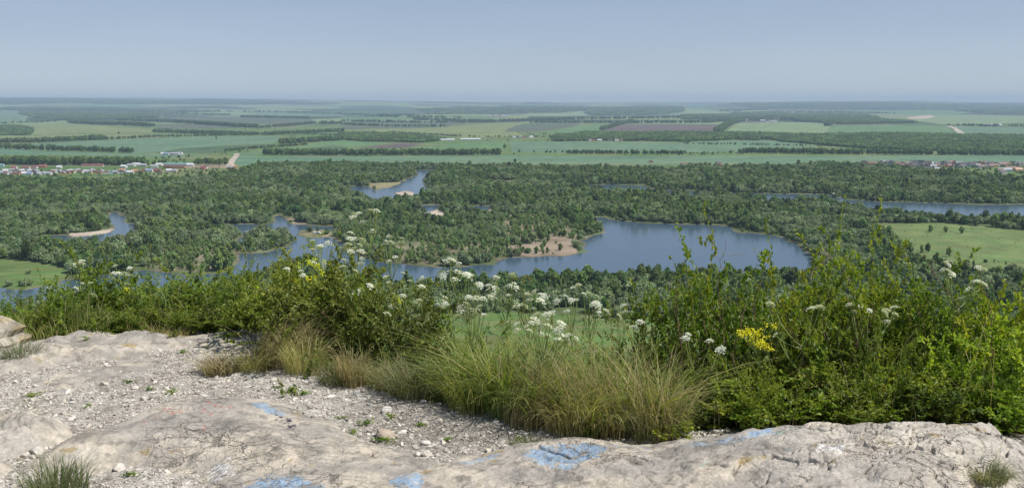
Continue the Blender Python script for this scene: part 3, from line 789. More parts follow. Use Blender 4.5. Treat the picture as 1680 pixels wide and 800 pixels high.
# --- single trees one can tell apart
SINGLES = [
 (1557,421,20,4,'tall narrow tree standing alone on the right meadow, the largest there'),
 (1594,423,10,4,'small pointed tree on the right meadow, upper one of a close pair'),
 (1597,434,11,5,'small pointed tree on the right meadow, lower one of a close pair'),
 (1586,432,6,8,'low round bush beside the pair of pointed trees on the meadow'),
 (1617,430,5,8,'small dark bush on the meadow right of the pointed pair'),
 (1631,429,5,6,'thin sapling on the meadow beyond the small dark bush'),
 (1650,433,6,6,'pale thin sapling at the lower right end of the meadow'),
 (1522,414,19,4,'tall poplar at the left rim of the right meadow, right one of two'),
 (1512,415,17,5,'tall poplar at the left rim of the right meadow, left one of two'),
 (1526,381,13,6,'bushy tree standing out from the wood at the top of the meadow'),
 (1551,381,11,6,'slim tree just in front of the wood at the top of the meadow'),
 (1577,383,13,6,'broad tree in front of the wood above the lone poplar'),
 (1008,512,14,2,'dark round tree alone on the near green meadow'),
 (1052,523,25,4,'dark upright tree at the edge of the near meadow by the wood'),
 (1016,516,11,8,'low dark bush beside the round tree on the near meadow'),
 (15,469,15,1,'grey green willow on the far river bank, leftmost of the bank trees'),
 (33,470,11,6,'narrow sapling between two round willows on the left river bank'),
 (45,469,17,0,'large round willow at the waterside, rightmost of the left bank trees'),
 (47,449,11,1,'willow standing in the bright meadow above the left river bank'),
 (508,380,12,0,'round willow on the small spit between the two river pools'),
 (521,380,9,9,'dark bushy tree near the white van on the river spit'),
 (535,384,8,8,'low green bush at the right end of the small river spit'),
 (845,267,9,2,'lone dark tree on the field edge above the forest'),
 (828,244,10,2,'tall dark tree at the right end of the long shelter belt'),
 (217,270,8,4,'narrow tree between the poplar belt and the village sheds'),
 (303,270,12,5,'dark pointed tree between the village belt and the next clump'),
 (318,270,8,5,'small pointed tree right of the dark pointed village tree'),
 (428,273,9,2,'round tree by the dirt road at the right end of the village'),
 (355,229,6,9,'small round copse in the middle of the wide teal field'),
 (195,221,6,9,'round bush on the yellow meadow on the far left'),
 (880,416,13,6,'leafy young tree on the island sand bank near the water'),
 (893,404,12,6,'young tree in the middle of the bare island sand'),
 (919,411,13,6,'slim young tree on the right side of the bare island sand'),
 (866,415,8,8,'small green bush at the water edge below the island sand'),
 (855,413,7,8,'dark little bush on the sandy bank, left of the others'),
 (912,400,6,6,'small sapling standing high on the bare island sand'),
]
for px, py, hpx, k, lb in SINGLES:
    X, Y = hit(px, py); dist = math.hypot(Y, 150)
    H0 = {'willow': 11, 'dark': 12, 'poplar': 14, 'young': 7, 'bush': 3.4}[KINDS[k][0]]
    s = hpx / F * dist / H0
    s2 = s if KINDS[k][0] != 'young' else s * 1.1
    place_tree(k, (X, Y, float(terrain(X, Y)) - .3), (0, 0, random.uniform(0, 6)), (s2, s2, s), 'meadow_tree' if k != 8 else 'bush', lb, cat='tree' if k != 8 else 'bush')

# --- shelter belts and far woods
BELTS = [ # base line, tree height px, rows, spacing m, gaps
 ('shelter_belt', [(-60,269),(120,271),(238,271)], 14, 4, 6, 0, 4), ('shelter_belt', [(323,270),(377,270)], 11, 3, 7, .1, 4), ('shelter_belt', [(240,271),(292,270)], 9, 1, 8, .25, 4),
 ('shelter_belt', [(-60,241),(60,246),(218,251)], 8, 2, 9, .28, 2), ('shelter_belt', [(-60,235),(60,234),(172,229)], 7, 4, 8, 0, 2),
 ('shelter_belt', [(172,229),(260,225),(420,222)], 4, 2, 12, .3, 2), ('shelter_belt', [(435,254),(560,255),(823,254)], 9, 4, 8, 0, 2),
 ('shelter_belt', [(457,236),(560,230)], 7, 4, 8, .05, 2), ('shelter_belt', [(367,248),(430,243),(500,238)], 4, 3, 9, .1, 2),
 ('shelter_belt', [(932,252),(1120,253)], 6, 3, 9, .2, 2), ('shelter_belt', [(850,250),(930,251)], 4, 1, 14, .4, 2),
 ('shelter_belt', [(1120,252),(1210,251)], 3, 1, 11, .3, 2), ('shelter_belt', [(1210,251),(1400,253),(1850,256)], 8, 4, 8, .02, 2),
 ('shelter_belt', [(117,202),(250,208)], 7, 4, 14, 0, 2), ('shelter_belt', [(195,198),(320,203)], 5, 3, 16, .05, 2), ('shelter_belt', [(323,204),(420,210)], 6, 4, 14, .05, 2),
 ('shelter_belt', [(258,217),(420,222)], 5, 6, 14, .1, 2), ('shelter_belt', [(0,203),(90,200)], 3, 2, 20, .2, 2),
 ('shelter_belt', [(0,181),(140,183),(380,190)], 4, 2, 24, .05, 2), ('shelter_belt', [(820,200),(950,196),(1150,194)], 5, 3, 18, .02, 2),
 ('shelter_belt', [(870,202),(1005,202)], 4, 2, 16, .15, 2), ('shelter_belt', [(1010,203),(1150,202),(1200,198)], 5, 3, 16, .1, 2), ('shelter_belt', [(984,214),(1020,204),(1035,201)], 5, 2, 16, 0, 2),
 ('shelter_belt', [(560,200),(700,202),(812,201)], 4, 2, 18, .1, 2), ('shelter_belt', [(680,197),(812,201)], 5, 3, 18, .1, 2), ('shelter_belt', [(560,205),(640,208),(730,208)], 4, 2, 16, .3, 2),
 ('shelter_belt', [(1175,217),(1195,205),(1215,199)], 6, 4, 13, 0, 2), ('shelter_belt', [(1215,199),(1300,197),(1355,203)], 4, 2, 16, .1, 2), ('shelter_belt', [(1355,207),(1372,200)], 6, 3, 14, 0, 2),
 ('shelter_belt', [(395,193),(510,195)], 4, 3, 20, .1, 2), ('shelter_belt', [(420,211),(515,203)], 4, 2, 16, .2, 2), ('shelter_belt', [(430,222),(560,216)], 5, 4, 12, .2, 2),
 ('shelter_belt', [(525,204),(560,204)], 5, 3, 14, 0, 2), ('shelter_belt', [(560,189),(680,190)], 3, 2, 26, .1, 2), ('shelter_belt', [(1270,186),(1470,187)], 3, 2, 24, .15, 2),
 ('shelter_belt', [(600,192),(760,195)], 4, 2, 20, .45, 2), ('shelter_belt', [(1555,207),(1700,208)], 4, 2, 15, .4, 2), ('shelter_belt', [(1120,236),(1350,240)], 3, 2, 12, .35, 2),
 ('shelter_belt', [(450,218),(560,223),(700,222)], 3, 2, 14, .5, 2), ('shelter_belt', [(640,218),(770,225),(900,226)], 3, 2, 14, .5, 2),
 ('shelter_belt', [(-60,166),(200,167),(400,170)], 2, 3, 55, .1, 2), ('shelter_belt', [(1180,183),(1260,180)], 2, 2, 30, .2, 2), ('shelter_belt', [(400,184),(560,187)], 3, 2, 28, .2, 2),
]
for nm, line, hpx, rows_, spc, gap, k0 in BELTS:
    w = np.array([hit(*p) for p in line]); seg = np.hypot(*np.diff(w, axis=0).T); Ln = seg.sum(); cum = np.concatenate([[0], np.cumsum(seg)])
    n = int(Ln / spc) * rows_
    if n < 3: continue
    s = rng.uniform(0, Ln, n); X = np.interp(s, cum, w[:, 0]) ; Y = np.interp(s, cum, w[:, 1])
    dX = np.interp(s + 1, cum, w[:, 0]) - np.interp(s - 1, cum, w[:, 0]); dY = np.interp(s + 1, cum, w[:, 1]) - np.interp(s - 1, cum, w[:, 1]); q = np.hypot(dX, dY) + 1e-6
    off = (rng.integers(0, rows_, n) - rows_ / 2) * spc * .8 + rng.normal(0, spc * .2, n)
    X = X - dY / q * off; Y = Y + dX / q * off
    keep = fbm(s / (spc * 9), s * 0 + k0, 2, int(hpx)) > -1.5 + 2.0 * gap
    if gap == 0: keep[:] = True
    X = X[keep]; Y = Y[keep]; n = len(X)
    if n < 2: continue
    H0 = 12.0 if k0 == 4 else 9.5
    sc_ = (hpx / F * np.hypot(Y, 150) / H0) * rng.uniform(.72, 1.15, n)
    lean = np.clip(sc_, 0, 2.1)
    pk = np.where(rng.random(n) < .7, rng.integers(k0, k0 + 2, n), 9)
    scatter(nm, np.stack([X, Y, terrain(X, Y) - .2], 1), pk, zr(n), np.stack([lean, lean, sc_.clip(0, 2.5)], 1), hidden)

px_, py_, pz_ = [], [], []
for w in woods_w:
    mn = w.min(0); mx = w.max(0); d = w[:, 1].mean()
    sp = 20 if d < 5500 else (32 if d < 12000 else 60)
    gx, gy = np.meshgrid(np.arange(mn[0], mx[0], sp), np.arange(mn[1], mx[1], sp * (.8 if d < 12000 else 1.6)))
    x = (gx + rng.uniform(-.5, .5, gx.shape) * sp).ravel(); y = (gy + rng.uniform(-.5, .5, gx.shape) * sp).ravel()
    m = pin(w, x, y) & (np.abs(x / y) < .64)
    m &= fbm(x / 220, y / 220, 3, 44) < .5
    px_.append(x[m]); py_.append(y[m]); pz_.append(np.full(m.sum(), 1.0 if d < 5500 else (1.5 if d < 12000 else 2.6)))
# scrub dotted over the far plain
n = 9000; yy = 2350 * (9000 / 2350) ** rng.random(n); xx = rng.uniform(-.62, .62, n) * yy
m = fbm(xx / 500, yy / 500, 4, 81) > .34
for _, _, w in field_w: m &= ~pin(w, xx, yy)
xx, yy = xx[m], yy[m]; mm = len(xx)
x = np.concatenate(px_); y = np.concatenate(py_); s = np.concatenate(pz_) * rng.uniform(.75, 1.15, len(x)); n = len(x)
scatter('far_woods', np.stack([x, y, terrain(x, y) - 1], 1), rng.integers(0, 3, n), zr(n), np.stack([s, s, np.minimum(s, 1.5) * rng.uniform(.8, 1.2, n)], 1), far_c, 'dark woods on the far plain and the low hills')
s = rng.uniform(.35, .9, mm)
scatter('scrub', np.stack([xx, yy, terrain(xx, yy) - .2], 1), rng.choice([0, 2, 3, 8, 9], mm), zr(mm), np.stack([s, s, s], 1), hidden, 'scattered trees and scrub on the far plain')
# small bushes dotted over the right meadow
n = 260; w = ground_w[0][0]; xx = rng.uniform(w[:, 0].min(), w[:, 0].max(), n); yy = rng.uniform(w[:, 1].min(), w[:, 1].max(), n); m = pin(w, xx, yy); xx, yy = xx[m], yy[m]; mm = len(xx)
s = rng.uniform(.12, .32, mm)
scatter('meadow_scrub', np.stack([xx, yy, np.zeros(mm) - .1], 1), np.full(mm, 8), zr(mm), np.stack([s, s, s * .8], 1), hidden, 'tiny dark bushes dotted over the right meadow')
# tussocks and low scrub that give the near meadow its grain
n = 5200; yy = rng.uniform(430, 640, n); xx = rng.uniform(-.45, .6, n) * yy; m = ~pin(forest_w, xx, yy) & (fbm(xx / 34, yy / 20, 3, 77) > -.25); xx, yy = xx[m], yy[m]; mm = len(xx)
s = rng.uniform(.06, .2, mm) * (1 + (rng.random(mm) > .97) * 1.6)
scatter('meadow_tussocks', np.stack([xx, yy, np.zeros(mm) - .12], 1), np.where(rng.random(mm) < .5, 8, 10), zr(mm), np.stack([s * 1.5, s * 1.5, s * .8], 1), hidden, 'grass tussocks and low scrub on the meadow below the hill')
# young growth along the sandy island bank
print('forest', nF, 'far', n, 'scrub', mm)
# ================================================================== THE BROW OF THE HILL
Rf = np.random.default_rng(99)
EDGE_PX = [(-400,570),(0,568),(30,566),(90,556),(215,549),(330,547),(430,548),(480,590),(540,622),(640,645),(740,668),(850,694),(960,712),(1100,716),(1300,714),(1500,716),(1700,730),(2100,760)]
_e = np.array([on_plane(px, py, ZT) for px, py in EDGE_PX]); _e = _e[np.argsort(_e[:, 0])]
def brow(x): return np.interp(x, _e[:, 0], _e[:, 1])
def near_z(x, y):
    x = np.asarray(x, float); y = np.asarray(y, float)
    t = y - brow(x) + .10 * pnoise(x * 2.1, x * 0 + 3, 1)
    drop = np.where(t > 0, .62 * (np.sqrt(t * t + .16) - .4), 0)
    big = np.clip((t - 3) / 30, 0, 1)
    return ZT + .022 * fbm(x * .8, y * .8, 3, 5) * (t < 3) - drop + big * 3.0 * fbm(x / 22, y / 22, 3, 6)

def rock_colour(x, y, n_scale=1.0, seed=0, warm=0.5):
    a = smooth(-.45, .5, fbm(x * 1.7, y * 2.6, 5, 20 + seed))[:, None]
    b_ = smooth(-.1, .7, fbm(x * 5, y * 6, 4, 24 + seed))[:, None]
    c = np.array((.345, .322, .290)) * (1 - a) + np.array((.52, .465, .385)) * a
    c = c * (1 - b_ * .5) + np.array((.27, .255, .235)) * b_ * .5
    d = np.maximum(smooth(.30, .55, fbm(x * 13, y * 15, 3, 27 + seed)), .8 * smooth(.22, .6, fbm(x * 3.1, y * 4.4, 5, 33 + seed, .6)))[:, None]
    c = c * (1 - .6 * d) + np.array((.17, .16, .14)) * .6 * d
    c = c * np.array((1.03, 1.015, .985))
    return c

def paint_over(col, x, y, poly, rgb, seed, cover=.5, sc=16):
    w = np.array(poly); m = pin(w, x, y)
    if not m.any(): return
    e = smooth(0, .05, edge_dist(w, x[m], y[m])); q = .62 * fbm(x[m] * sc, y[m] * sc * 1.3, 4, seed, .6) + .5 * fbm(x[m] * 55, y[m] * 60, 3, seed + 5, .7)
    a = (smooth(-.02, .12, q + cover * 1.15 - .45 + .35 * (e - 1)) * .88)[:, None]
    col[m] = col[m] * (1 - a) + np.array(rgb) * a

BLUE = (.25, .35, .46); PALE_BLUE = (.34, .41, .48); RED = (.42, .17, .14); INK = (.03, .03, .05); LICHEN = (.34, .25, .10); TEAL = (.30, .52, .44)

def heightfield(name, x0, x1, y0, y1, step, zf, cf, mname='rock', keep=None):
    xs = np.arange(x0, x1, step); ys = np.arange(y0, y1, step)
    Y, X = np.meshgrid(ys, xs, indexing='ij'); x = X.ravel(); y = Y.ravel()
    z = zf(x, y); fc = grid_faces(len(ys), len(xs))
    if keep is not None:
        k = keep(x, y, z); fc = fc[k[fc].any(1)]
        ids, inv = np.unique(fc, return_inverse=True); fc = inv.reshape(-1, 4); x, y, z = x[ids], y[ids], z[ids]
    return new_mesh(name, np.stack([x, y, z], 1), [(fc, 0)], [M[mname]], {'col': cf(x, y, z)}, True)

def gravel_colour(x, y, z):
    t = y - brow(x)
    a = smooth(-.4, .5, fbm(x * 2.2, y * 3.0, 4, 71))[:, None]
    c = np.array((.46, .43, .38)) * (1 - a) + np.array((.36, .33, .285)) * a
    s = smooth(.1, .5, fbm(x * 11, y * 13, 4, 73))[:, None]; c = c * (1 - .4 * s) + np.array((.17, .14, .11)) * .4 * s
    # dark damp soil right of the dome
    q = on_plane(760, 715, ZT); d = smooth(.75, .1, np.hypot((x - q[0]) * .8, (y - q[1]) * 1.6) + .25 * fbm(x * 5, y * 5, 3, 75))[:, None]
    c = c * (1 - .55 * d) + np.array((.15, .13, .105)) * .55 * d
    g = smooth(-.10, .18, t + .1 * fbm(x * 4, y * 4, 3, 76))[:, None]
    return c * (1 - g) + np.array((.07, .062, .035)) * g
tag(link('gravel_ground', heightfield('gravel_ground', -4.6, 4.6, 2.3, 9.0, .014, lambda x, y: near_z(x, y) + .006 * fbm(x * 16, y * 16, 4, 70), gravel_colour, 'gravel_ground')), kind='structure')

def hillside():
    u = np.concatenate([-np.geomspace(420, 6, 46), np.arange(-5.5, 5.6, .5), np.geomspace(6, 420, 46)])
    v = np.concatenate([-np.geomspace(60, 2, 10), np.arange(-1, 12, .5), np.geomspace(12.5, 300, 70)])
    Y, X = np.meshgrid(v, u, indexing='ij'); x = X.ravel(); y = Y.ravel(); z = near_z(x, y)
    inn = (np.abs(x) < 4.61) & (y > 2.2) & (y < 9.01); z = np.where(inn, z - .12, z - .01)
    z = np.maximum(z, -1.2)
    c = np.where((y < brow(x))[:, None], np.array((.38, .35, .31))[None], np.array((.06, .095, .032))[None] * (1 + .3 * fbm(x / 9, y / 9, 3, 3))[:, None])
    o = link('hillside', new_mesh('hillside', np.stack([x, y, z], 1), [(grid_faces(len(v), len(u)), 0)], [M['land']], {'col': c}, True)); o['kind'] = 'structure'
hillside()

# ------------------------------------------------------------------ rock outcrops
def back(w, a, b, dy):
    w = w.copy(); w[a:b, 1] += dy; return w
def ppoly(pts):  # (px, py, height above the plateau)
    return np.array([on_plane(p[0], p[1], ZT + (p[2] if len(p) > 2 else 0)) for p in pts])

def rock(name, poly, hfun, L, rough, crack, label, paints, step=.006, seed=0, blocky=0.0, warm=0):
    w = ppoly(poly)
    if seed == 5: w = back(w, 3, 20, .13)
    mn = w.min(0) - .05; mx = w.max(0) + .05
    def zf(x, y):
        sx = x + .05 * fbm(x * 3, y * 3, 3, seed + 1); sy = y + .05 * fbm(x * 3, y * 3, 3, seed + 7)
        s = sdist(w, sx, sy)
        prof = np.where(s > 0, 1 - np.exp(-np.maximum(s, 0) / L), s * 3)
        h = hfun(x, y) * prof
        inn = smooth(0, .12, s)
        h = h + rough * inn * (.055 * fbm(x * 1.9, y * 2.4, 4, seed + 11) + .011 * fbm(x * 9, y * 12, 5, seed + 14, .6))
        # tilted bedding and cracks
        u = x * .93 + y * .35; v = -x * .35 + y * .93
        u2 = u + .12 * fbm(x * 3, y * 3, 3, seed + 17); v2 = v + .10 * fbm(x * 3, y * 3, 3, seed + 18)
        f1, f2, cid = worley(u2 * 2.6, v2 * 6.5, seed + 3); e = smooth(.045, .0, f2 - f1)
        g1, g2, gid = worley(u2 * 9, v2 * 17, seed + 4); e2 = smooth(.07, .0, g2 - g1)
        cm = smooth(-.15, .3, fbm(x * 1.5, y * 2.2, 3, seed + 21) + crack(x, y) - .35)
        h = h - inn * cm * (.032 * e + .012 * e2) + inn * cm * ((cid - .5) * .020 + (gid - .5) * .010)
        r = np.abs(fbm(u * 2.4, v * 7, 4, seed + 30)); h = h - inn * .016 * rough * smooth(.045, 0, r)
        return near_z(x, y) * 0 + ZT + h - .004
    def cf(x, y, z):
        c = rock_colour(x, y, 1, seed)
        wm = smooth(.2, .8, crack(x, y) + .5 * fbm(x * 3, y * 4, 3, seed + 40))[:, None]
        c = c * (1 - .55 * wm) + np.array((.56, .515, .445)) * .55 * wm
        for kind, p, rgb, cover in paints:
            if kind == 'area': paint_over(c, x, y, ppoly(p), rgb, int(p[0][0]), cover)
            else:
                q = ppoly(p); d = edge_dist(q, x, y, False); a = (smooth(cover, cover * .45, d) * smooth(-.25, .05, fbm(x * 45, y * 45, 2, 3)))[:, None] * .8
                c = c * (1 - a) + np.array(rgb) * a
        li = smooth(.62, .8, fbm(x * 7, y * 9, 4, seed + 50) - .12 * (1 - smooth(.1, 0, np.abs(sdist(w, x, y) - .06))))[:, None] * .7
        return c * (1 - li) + np.array(LICHEN) * li
    me = heightfield(name, mn[0], mx[0], mn[1], mx[1], step, zf, cf, keep=lambda x, y, z: z > near_z(x, y) - .06)
    tag(link(name, me), label, 'rock')
    return zf

zero = lambda x, y: np.zeros_like(x)
def strokes(cx, cy, n, w, h, R, hgt):
    """illegible scribbles scratched on the stone: short marks in a loose row"""
    out = []
    for k in range(n):
        x = cx + (k + .5) / n * w - w / 2 + R.uniform(-2, 2); y = cy + (k + .5) / n * h - h / 2 + R.uniform(-2, 2)
        pts = [(x, y, hgt)]
        for j in range(R.integers(1, 4)): pts.append((x + R.uniform(-5, 6), y + R.uniform(-4, 5), hgt))
        out.append(pts)
    return out
dome_marks = [('area', [(405,652,.1),(430,648,.1),(470,664,.1),(478,672,.1),(440,668,.1)], BLUE, .85),
              ('area', [(255,646,.09),(300,641,.1),(308,648,.1),(262,654,.1)], PALE_BLUE, .6),
              ('area', [(350,818,.06),(400,792,.06),(440,778,.06),(480,778,.06),(530,800,.06),(560,830,.06)], BLUE, .66),
              ('area', [(320,745,.1),(375,728,.1),(385,760,.1),(340,765,.1)], (.72, .70, .66), .5)]
for pts in strokes(461, 676, 16, 34, 24, Rf, .1): dome_marks.append(('line', pts, INK, .011))
for pts in strokes(468, 689, 9, 30, 12, Rf, .1): dome_marks.append(('line', pts, INK, .010))
for (a, b_, n, w_, h_) in ((355, 664, 7, 40, 8), (240, 690, 6, 40, -6), (280, 676, 7, 40, 3), (330, 697, 4, 20, 2), (342, 674, 4, 16, 4)):
    for pts in strokes(a, b_, n, w_, h_, Rf, .1): dome_marks.append(('line', pts, RED, .0055))
dome = rock('rock_outcrop', [(40,770),(90,735),(150,712),(200,690),(250,672),(290,660),(400,655),(470,662),(520,680),(548,700),(600,725),(650,745),(720,760),(760,790),(800,860),(560,900),(300,900),(330,800),(320,780),(230,772),(120,790)],
     lambda x, y: .135 - .05 * smooth(3.9, 3.4, y) + .02 * fbm(x, y, 2, 2), .22, .42, lambda x, y: .25 * smooth(-.9, -1.9, x), 'smooth grey limestone dome with faded blue and red paint marks, left of centre', dome_marks, seed=2)
_hx = [-1.4, -.5, 0, .6, 1.2, 1.7, 2.05, 2.25]; _hh = [.03, .07, .095, .125, .245, .285, .26, .15]
ridge_marks = [('area', [(850,745,.09),(880,733,.09),(960,727,.09),(1005,738,.09),(985,760,.09),(930,782,.09),(905,776,.09),(880,768,.09)], BLUE, .70),
               ('area', [(740,752,.08),(770,742,.08),(822,738,.08),(815,750,.08),(770,756,.08)], PALE_BLUE, .7),
               ('area', [(1005,728,.1),(1040,722,.1),(1090,730,.1),(1060,740,.1)], BLUE, .62),
               ('area', [(1110,728,.15),(1180,712,.2),(1262,700,.22),(1275,710,.2),(1215,736,.16),(1160,740,.14)], PALE_BLUE, .66),
               ('area', [(1225,708,.2),(1262,699,.2),(1275,706,.2),(1240,716,.2)], BLUE, .7),
               ('area', [(560,812,.05),(600,782,.06),(650,772,.06),(700,785,.06),(690,805,.05),(600,825,.05)], BLUE, .68),
               ('area', [(1148,752,.18),(1172,746,.18),(1178,766,.18),(1150,768,.18)], TEAL, .35),
               ('area', [(1270,712,.2),(1300,706,.2),(1300,716,.2),(1276,720,.2)], TEAL, .5),
               ('area', [(1285,738,.2),(1320,735,.2),(1318,748,.2),(1285,750,.2)], TEAL, .35),
               ('area', [(1340,745,.2),(1385,748,.2),(1380,762,.2),(1338,758,.2)], (.72, .70, .67), .7),
               ('area', [(1040,735,.1),(1075,736,.1),(1072,742,.1),(1045,742,.1)], LICHEN, .6),
               ('area', [(1530,700,.22),(1600,712,.2),(1625,725,.2),(1560,722,.2)], LICHEN, .5)]
rock('rock_outcrop', [(560,830),(640,782,.02),(700,765,.03),(760,747,.05),(830,734,.06),(900,727,.07),(980,722,.08),(1060,721,.1),(1130,716,.13),(1190,705,.17),(1260,695,.21),(1350,689,.23),(1440,688,.24),(1520,688,.24),(1575,692,.22),(1620,702,.18),(1655,722,.12),(1675,750,.06),(1720,790),(1780,880),(1400,980),(1000,980),(700,940)],
     lambda x, y: np.interp(x, _hx, _hh), .075, .6, lambda x, y: .05 + .75 * smooth(.75, 1.5, x), 'long pale limestone ridge with blue paint patches and cracked right end', ridge_marks, seed=5, step=.0045)
rock('rock_outcrop', [(-160,640),(-60,585),(0,572),(30,566),(90,557),(130,549),(215,545),(300,552),(370,545),(432,544),(436,556),(400,562),(330,566),(240,570),(190,585),(110,592),(60,600),(0,615),(-100,680)],
     lambda x, y: .045 + .02 * fbm(x * 2, y * 2, 2, 4), .08, .7, lambda x, y: .2 + 0 * x, 'low flat limestone ledge along the grassy edge at the back left', [], seed=9, step=.011)
rock('rock_outcrop', [(-120,760),(-60,705),(0,688),(60,694),(110,700),(118,712),(90,726),(60,740),(10,748),(-60,790)],
     lambda x, y: .07 + 0 * x, .06, 1.6, lambda x, y: .55 + 0 * x, 'jagged whitish limestone block with a dark crevice at the left side', [], seed=13, step=.006)
rock('rock_outcrop', [(-100,800),(-40,765),(0,752),(22,756),(24,768),(0,785),(-60,840)],
     lambda x, y: .05 + 0 * x, .05, 1.0, lambda x, y: .1 + 0 * x, 'small flat grey slab in the bottom left corner', [], seed=17, step=.006)
rock('rock_outcrop', [(70,630),(150,606),(215,590),(260,592),(230,604),(160,622),(100,640)],
     lambda x, y: .014 + 0 * x, .05, .35, lambda x, y: 0 * x, 'thin bare patch of grey bedrock showing through the left gravel', [], seed=19, step=.010)

# upright lichen-covered block at the left edge, built as a stack of weathered layers
def crag():
    x, y = on_plane(2, 575, ZT); g = []
    V = []; Fs = []; n0 = 0; cols = []
    th = np.linspace(0, 2 * np.pi, 40, endpoint=False)
    prof = [(-.25, .26), (0, .25), (.05, .22), (.09, .235), (.13, .19), (.17, .205), (.21, .16), (.235, .13), (.245, .05)]
    for k, (z, r) in enumerate(prof):
        rr = r * (1 + .22 * fbm(np.cos(th) * 1.6 + 5, np.sin(th) * 1.6 + z * 5, 4, 3))
        V.append(np.stack([x - .17 + rr * np.cos(th) * 1.1, y + .12 + rr * np.sin(th) * .8, ZT - .05 + z + .012 * pnoise(th * 3, th * 0 + k, 5)], 1))
    V = np.concatenate(V); K = len(prof); i = np.arange(40); j = (i + 1) % 40
    f = np.concatenate([np.stack([k * 40 + i, k * 40 + j, (k + 1) * 40 + j, (k + 1) * 40 + i], 1) for k in range(K - 1)])
    V = np.concatenate([V, [[x - .17, y + .12, ZT + .2]]]); top = np.stack([(K - 1) * 40 + i, (K - 1) * 40 + j, np.full(40, K * 40)], 1)
    c = rock_colour(V[:, 0] * 3, V[:, 2] * 3 + V[:, 1], 1, 3); li = smooth(.05, .3, fbm(V[:, 0] * 9, V[:, 2] * 9 + V[:, 1] * 5, 3, 9) + .9 * (V[:, 2] - ZT - .16))[:, None] * .5
    c = c * (1 - li) + np.array((.36, .27, .08)) * li
    o = link('rock_crag', new_mesh('rock_crag', V, [(f, 0), (top, 0)], [M['rock']], {'col': c})); tag(o, 'upright layered rock with orange lichen at the left edge', 'rock')
crag()

# ------------------------------------------------------------------ gravel and stones
stones = bpy.data.collections.new('stone_kinds')
def stone_mesh(seed, base, name='stone_kind'):
    R = np.random.default_rng(seed); v = ICO2.copy(); v *= np.array([1, .78, .52])
    for k in range(9):
        d = norm(R.normal(size=3)); lim = R.uniform(.42, .72); e = v @ d; v -= np.outer(np.maximum(e - lim, 0), d)
    v *= (1 + .05 * R.normal(size=(len(v), 1)))
    c = np.array(base)[None] * (1 + .12 * R.normal(size=(len(v), 1))); return new_mesh(name, v, [(ICOF2, 0)], [M['gravel']], {'col': np.clip(c, 0, 1)})
for i, bc in enumerate([(.56, .52, .45), (.48, .44, .38), (.62, .585, .52), (.40, .36, .31), (.52, .47, .40)]): source('s%02d' % i, stones, stone_mesh(40 + i, bc))
n = 150000
gx = Rf.uniform(-4.5, 4.5, n); gy = 3.0 + 4.2 * Rf.random(n)
pxs = 840 + F * gx / (CP * gy + SP * 1.6)
m = (gy < brow(gx) + .12) & (pxs > -120) & (pxs < 1200)
dens = fbm(gx * 1.9, gy * 2.6, 4, 91) + .25 * Rf.normal(size=n); m &= dens > -.62
gx, gy = gx[m], gy[m]; n = len(gx)
s = np.clip(.0034 * np.exp(Rf.normal(.25, .55, n)), .0026, .022)
scatter('gravel', np.stack([gx, gy, near_z(gx, gy) + s * .18], 1), Rf.integers(0, 5, n), np.stack([Rf.normal(0, .4, n), Rf.normal(0, .4, n), Rf.uniform(0, 6.28, n)], 1),
        np.stack([s * Rf.uniform(.9, 1.7, n), s * Rf.uniform(.8, 1.3, n), s * Rf.uniform(.7, 1.2, n)], 1), stones)['label'] = 'pale crushed limestone gravel between the rocks'
STONES = [(631,718,.062,(.50,.42,.33),'buff flat-topped stone on the gravel, largest of the loose stones'), (700,728,.03,(.60,.56,.5),'white angular stone right of the buff flat-topped one'),
          (720,694,.035,(.47,.42,.35),'tan oval stone lying on the dark gravel'), (812,682,.045,(.55,.52,.47),'pale blocky stone at the foot of the golden grass'), (634,680,.04,(.58,.55,.5),'flat whitish stone between small weeds above the buff stone'),
          (587,650,.032,(.56,.53,.48),'rounded pale stone just below the leafy bush'), (694,663,.028,(.6,.57,.52),'small white stone below the grey grass tuft'), (95,570+0,.03,(.3,.3,.3),'dark grey stone on the back left ledge'),
          (20,610,.03,(.5,.46,.4),'small tan stone on the gravel at the left edge'), (162,752,.05,(.52,.48,.42),'broken grey stone below the dome, left one of a pair'), (196,772,.045,(.55,.5,.44),'broken pale stone below the dome, right one of a pair'),
          (700,745,.04,(.58,.54,.47),'white chip near the saddle between dome and ridge'), (60,740,.05,(.55,.52,.46),'angular white stone at the foot of the jagged block'), (120,655,.026,(.35,.32,.28),'dark small stone on the left gravel'), (450,630,.03,(.57,.53,.47),'pale stone by the weeds behind the dome')]
for i, (px, py, s, c, lb) in enumerate(STONES):
    x, y = on_plane(px, py, ZT); o = link('stone', stone_mesh(60 + i, c, 'stone')); o.location = (x, y, float(near_z(x, y)) + s * .22); o.scale = (s, s * .9, s * .8); o.rotation_euler = (Rf.normal() * .15, Rf.normal() * .15, Rf.uniform(0, 6.28)); tag(o, lb, 'stone')

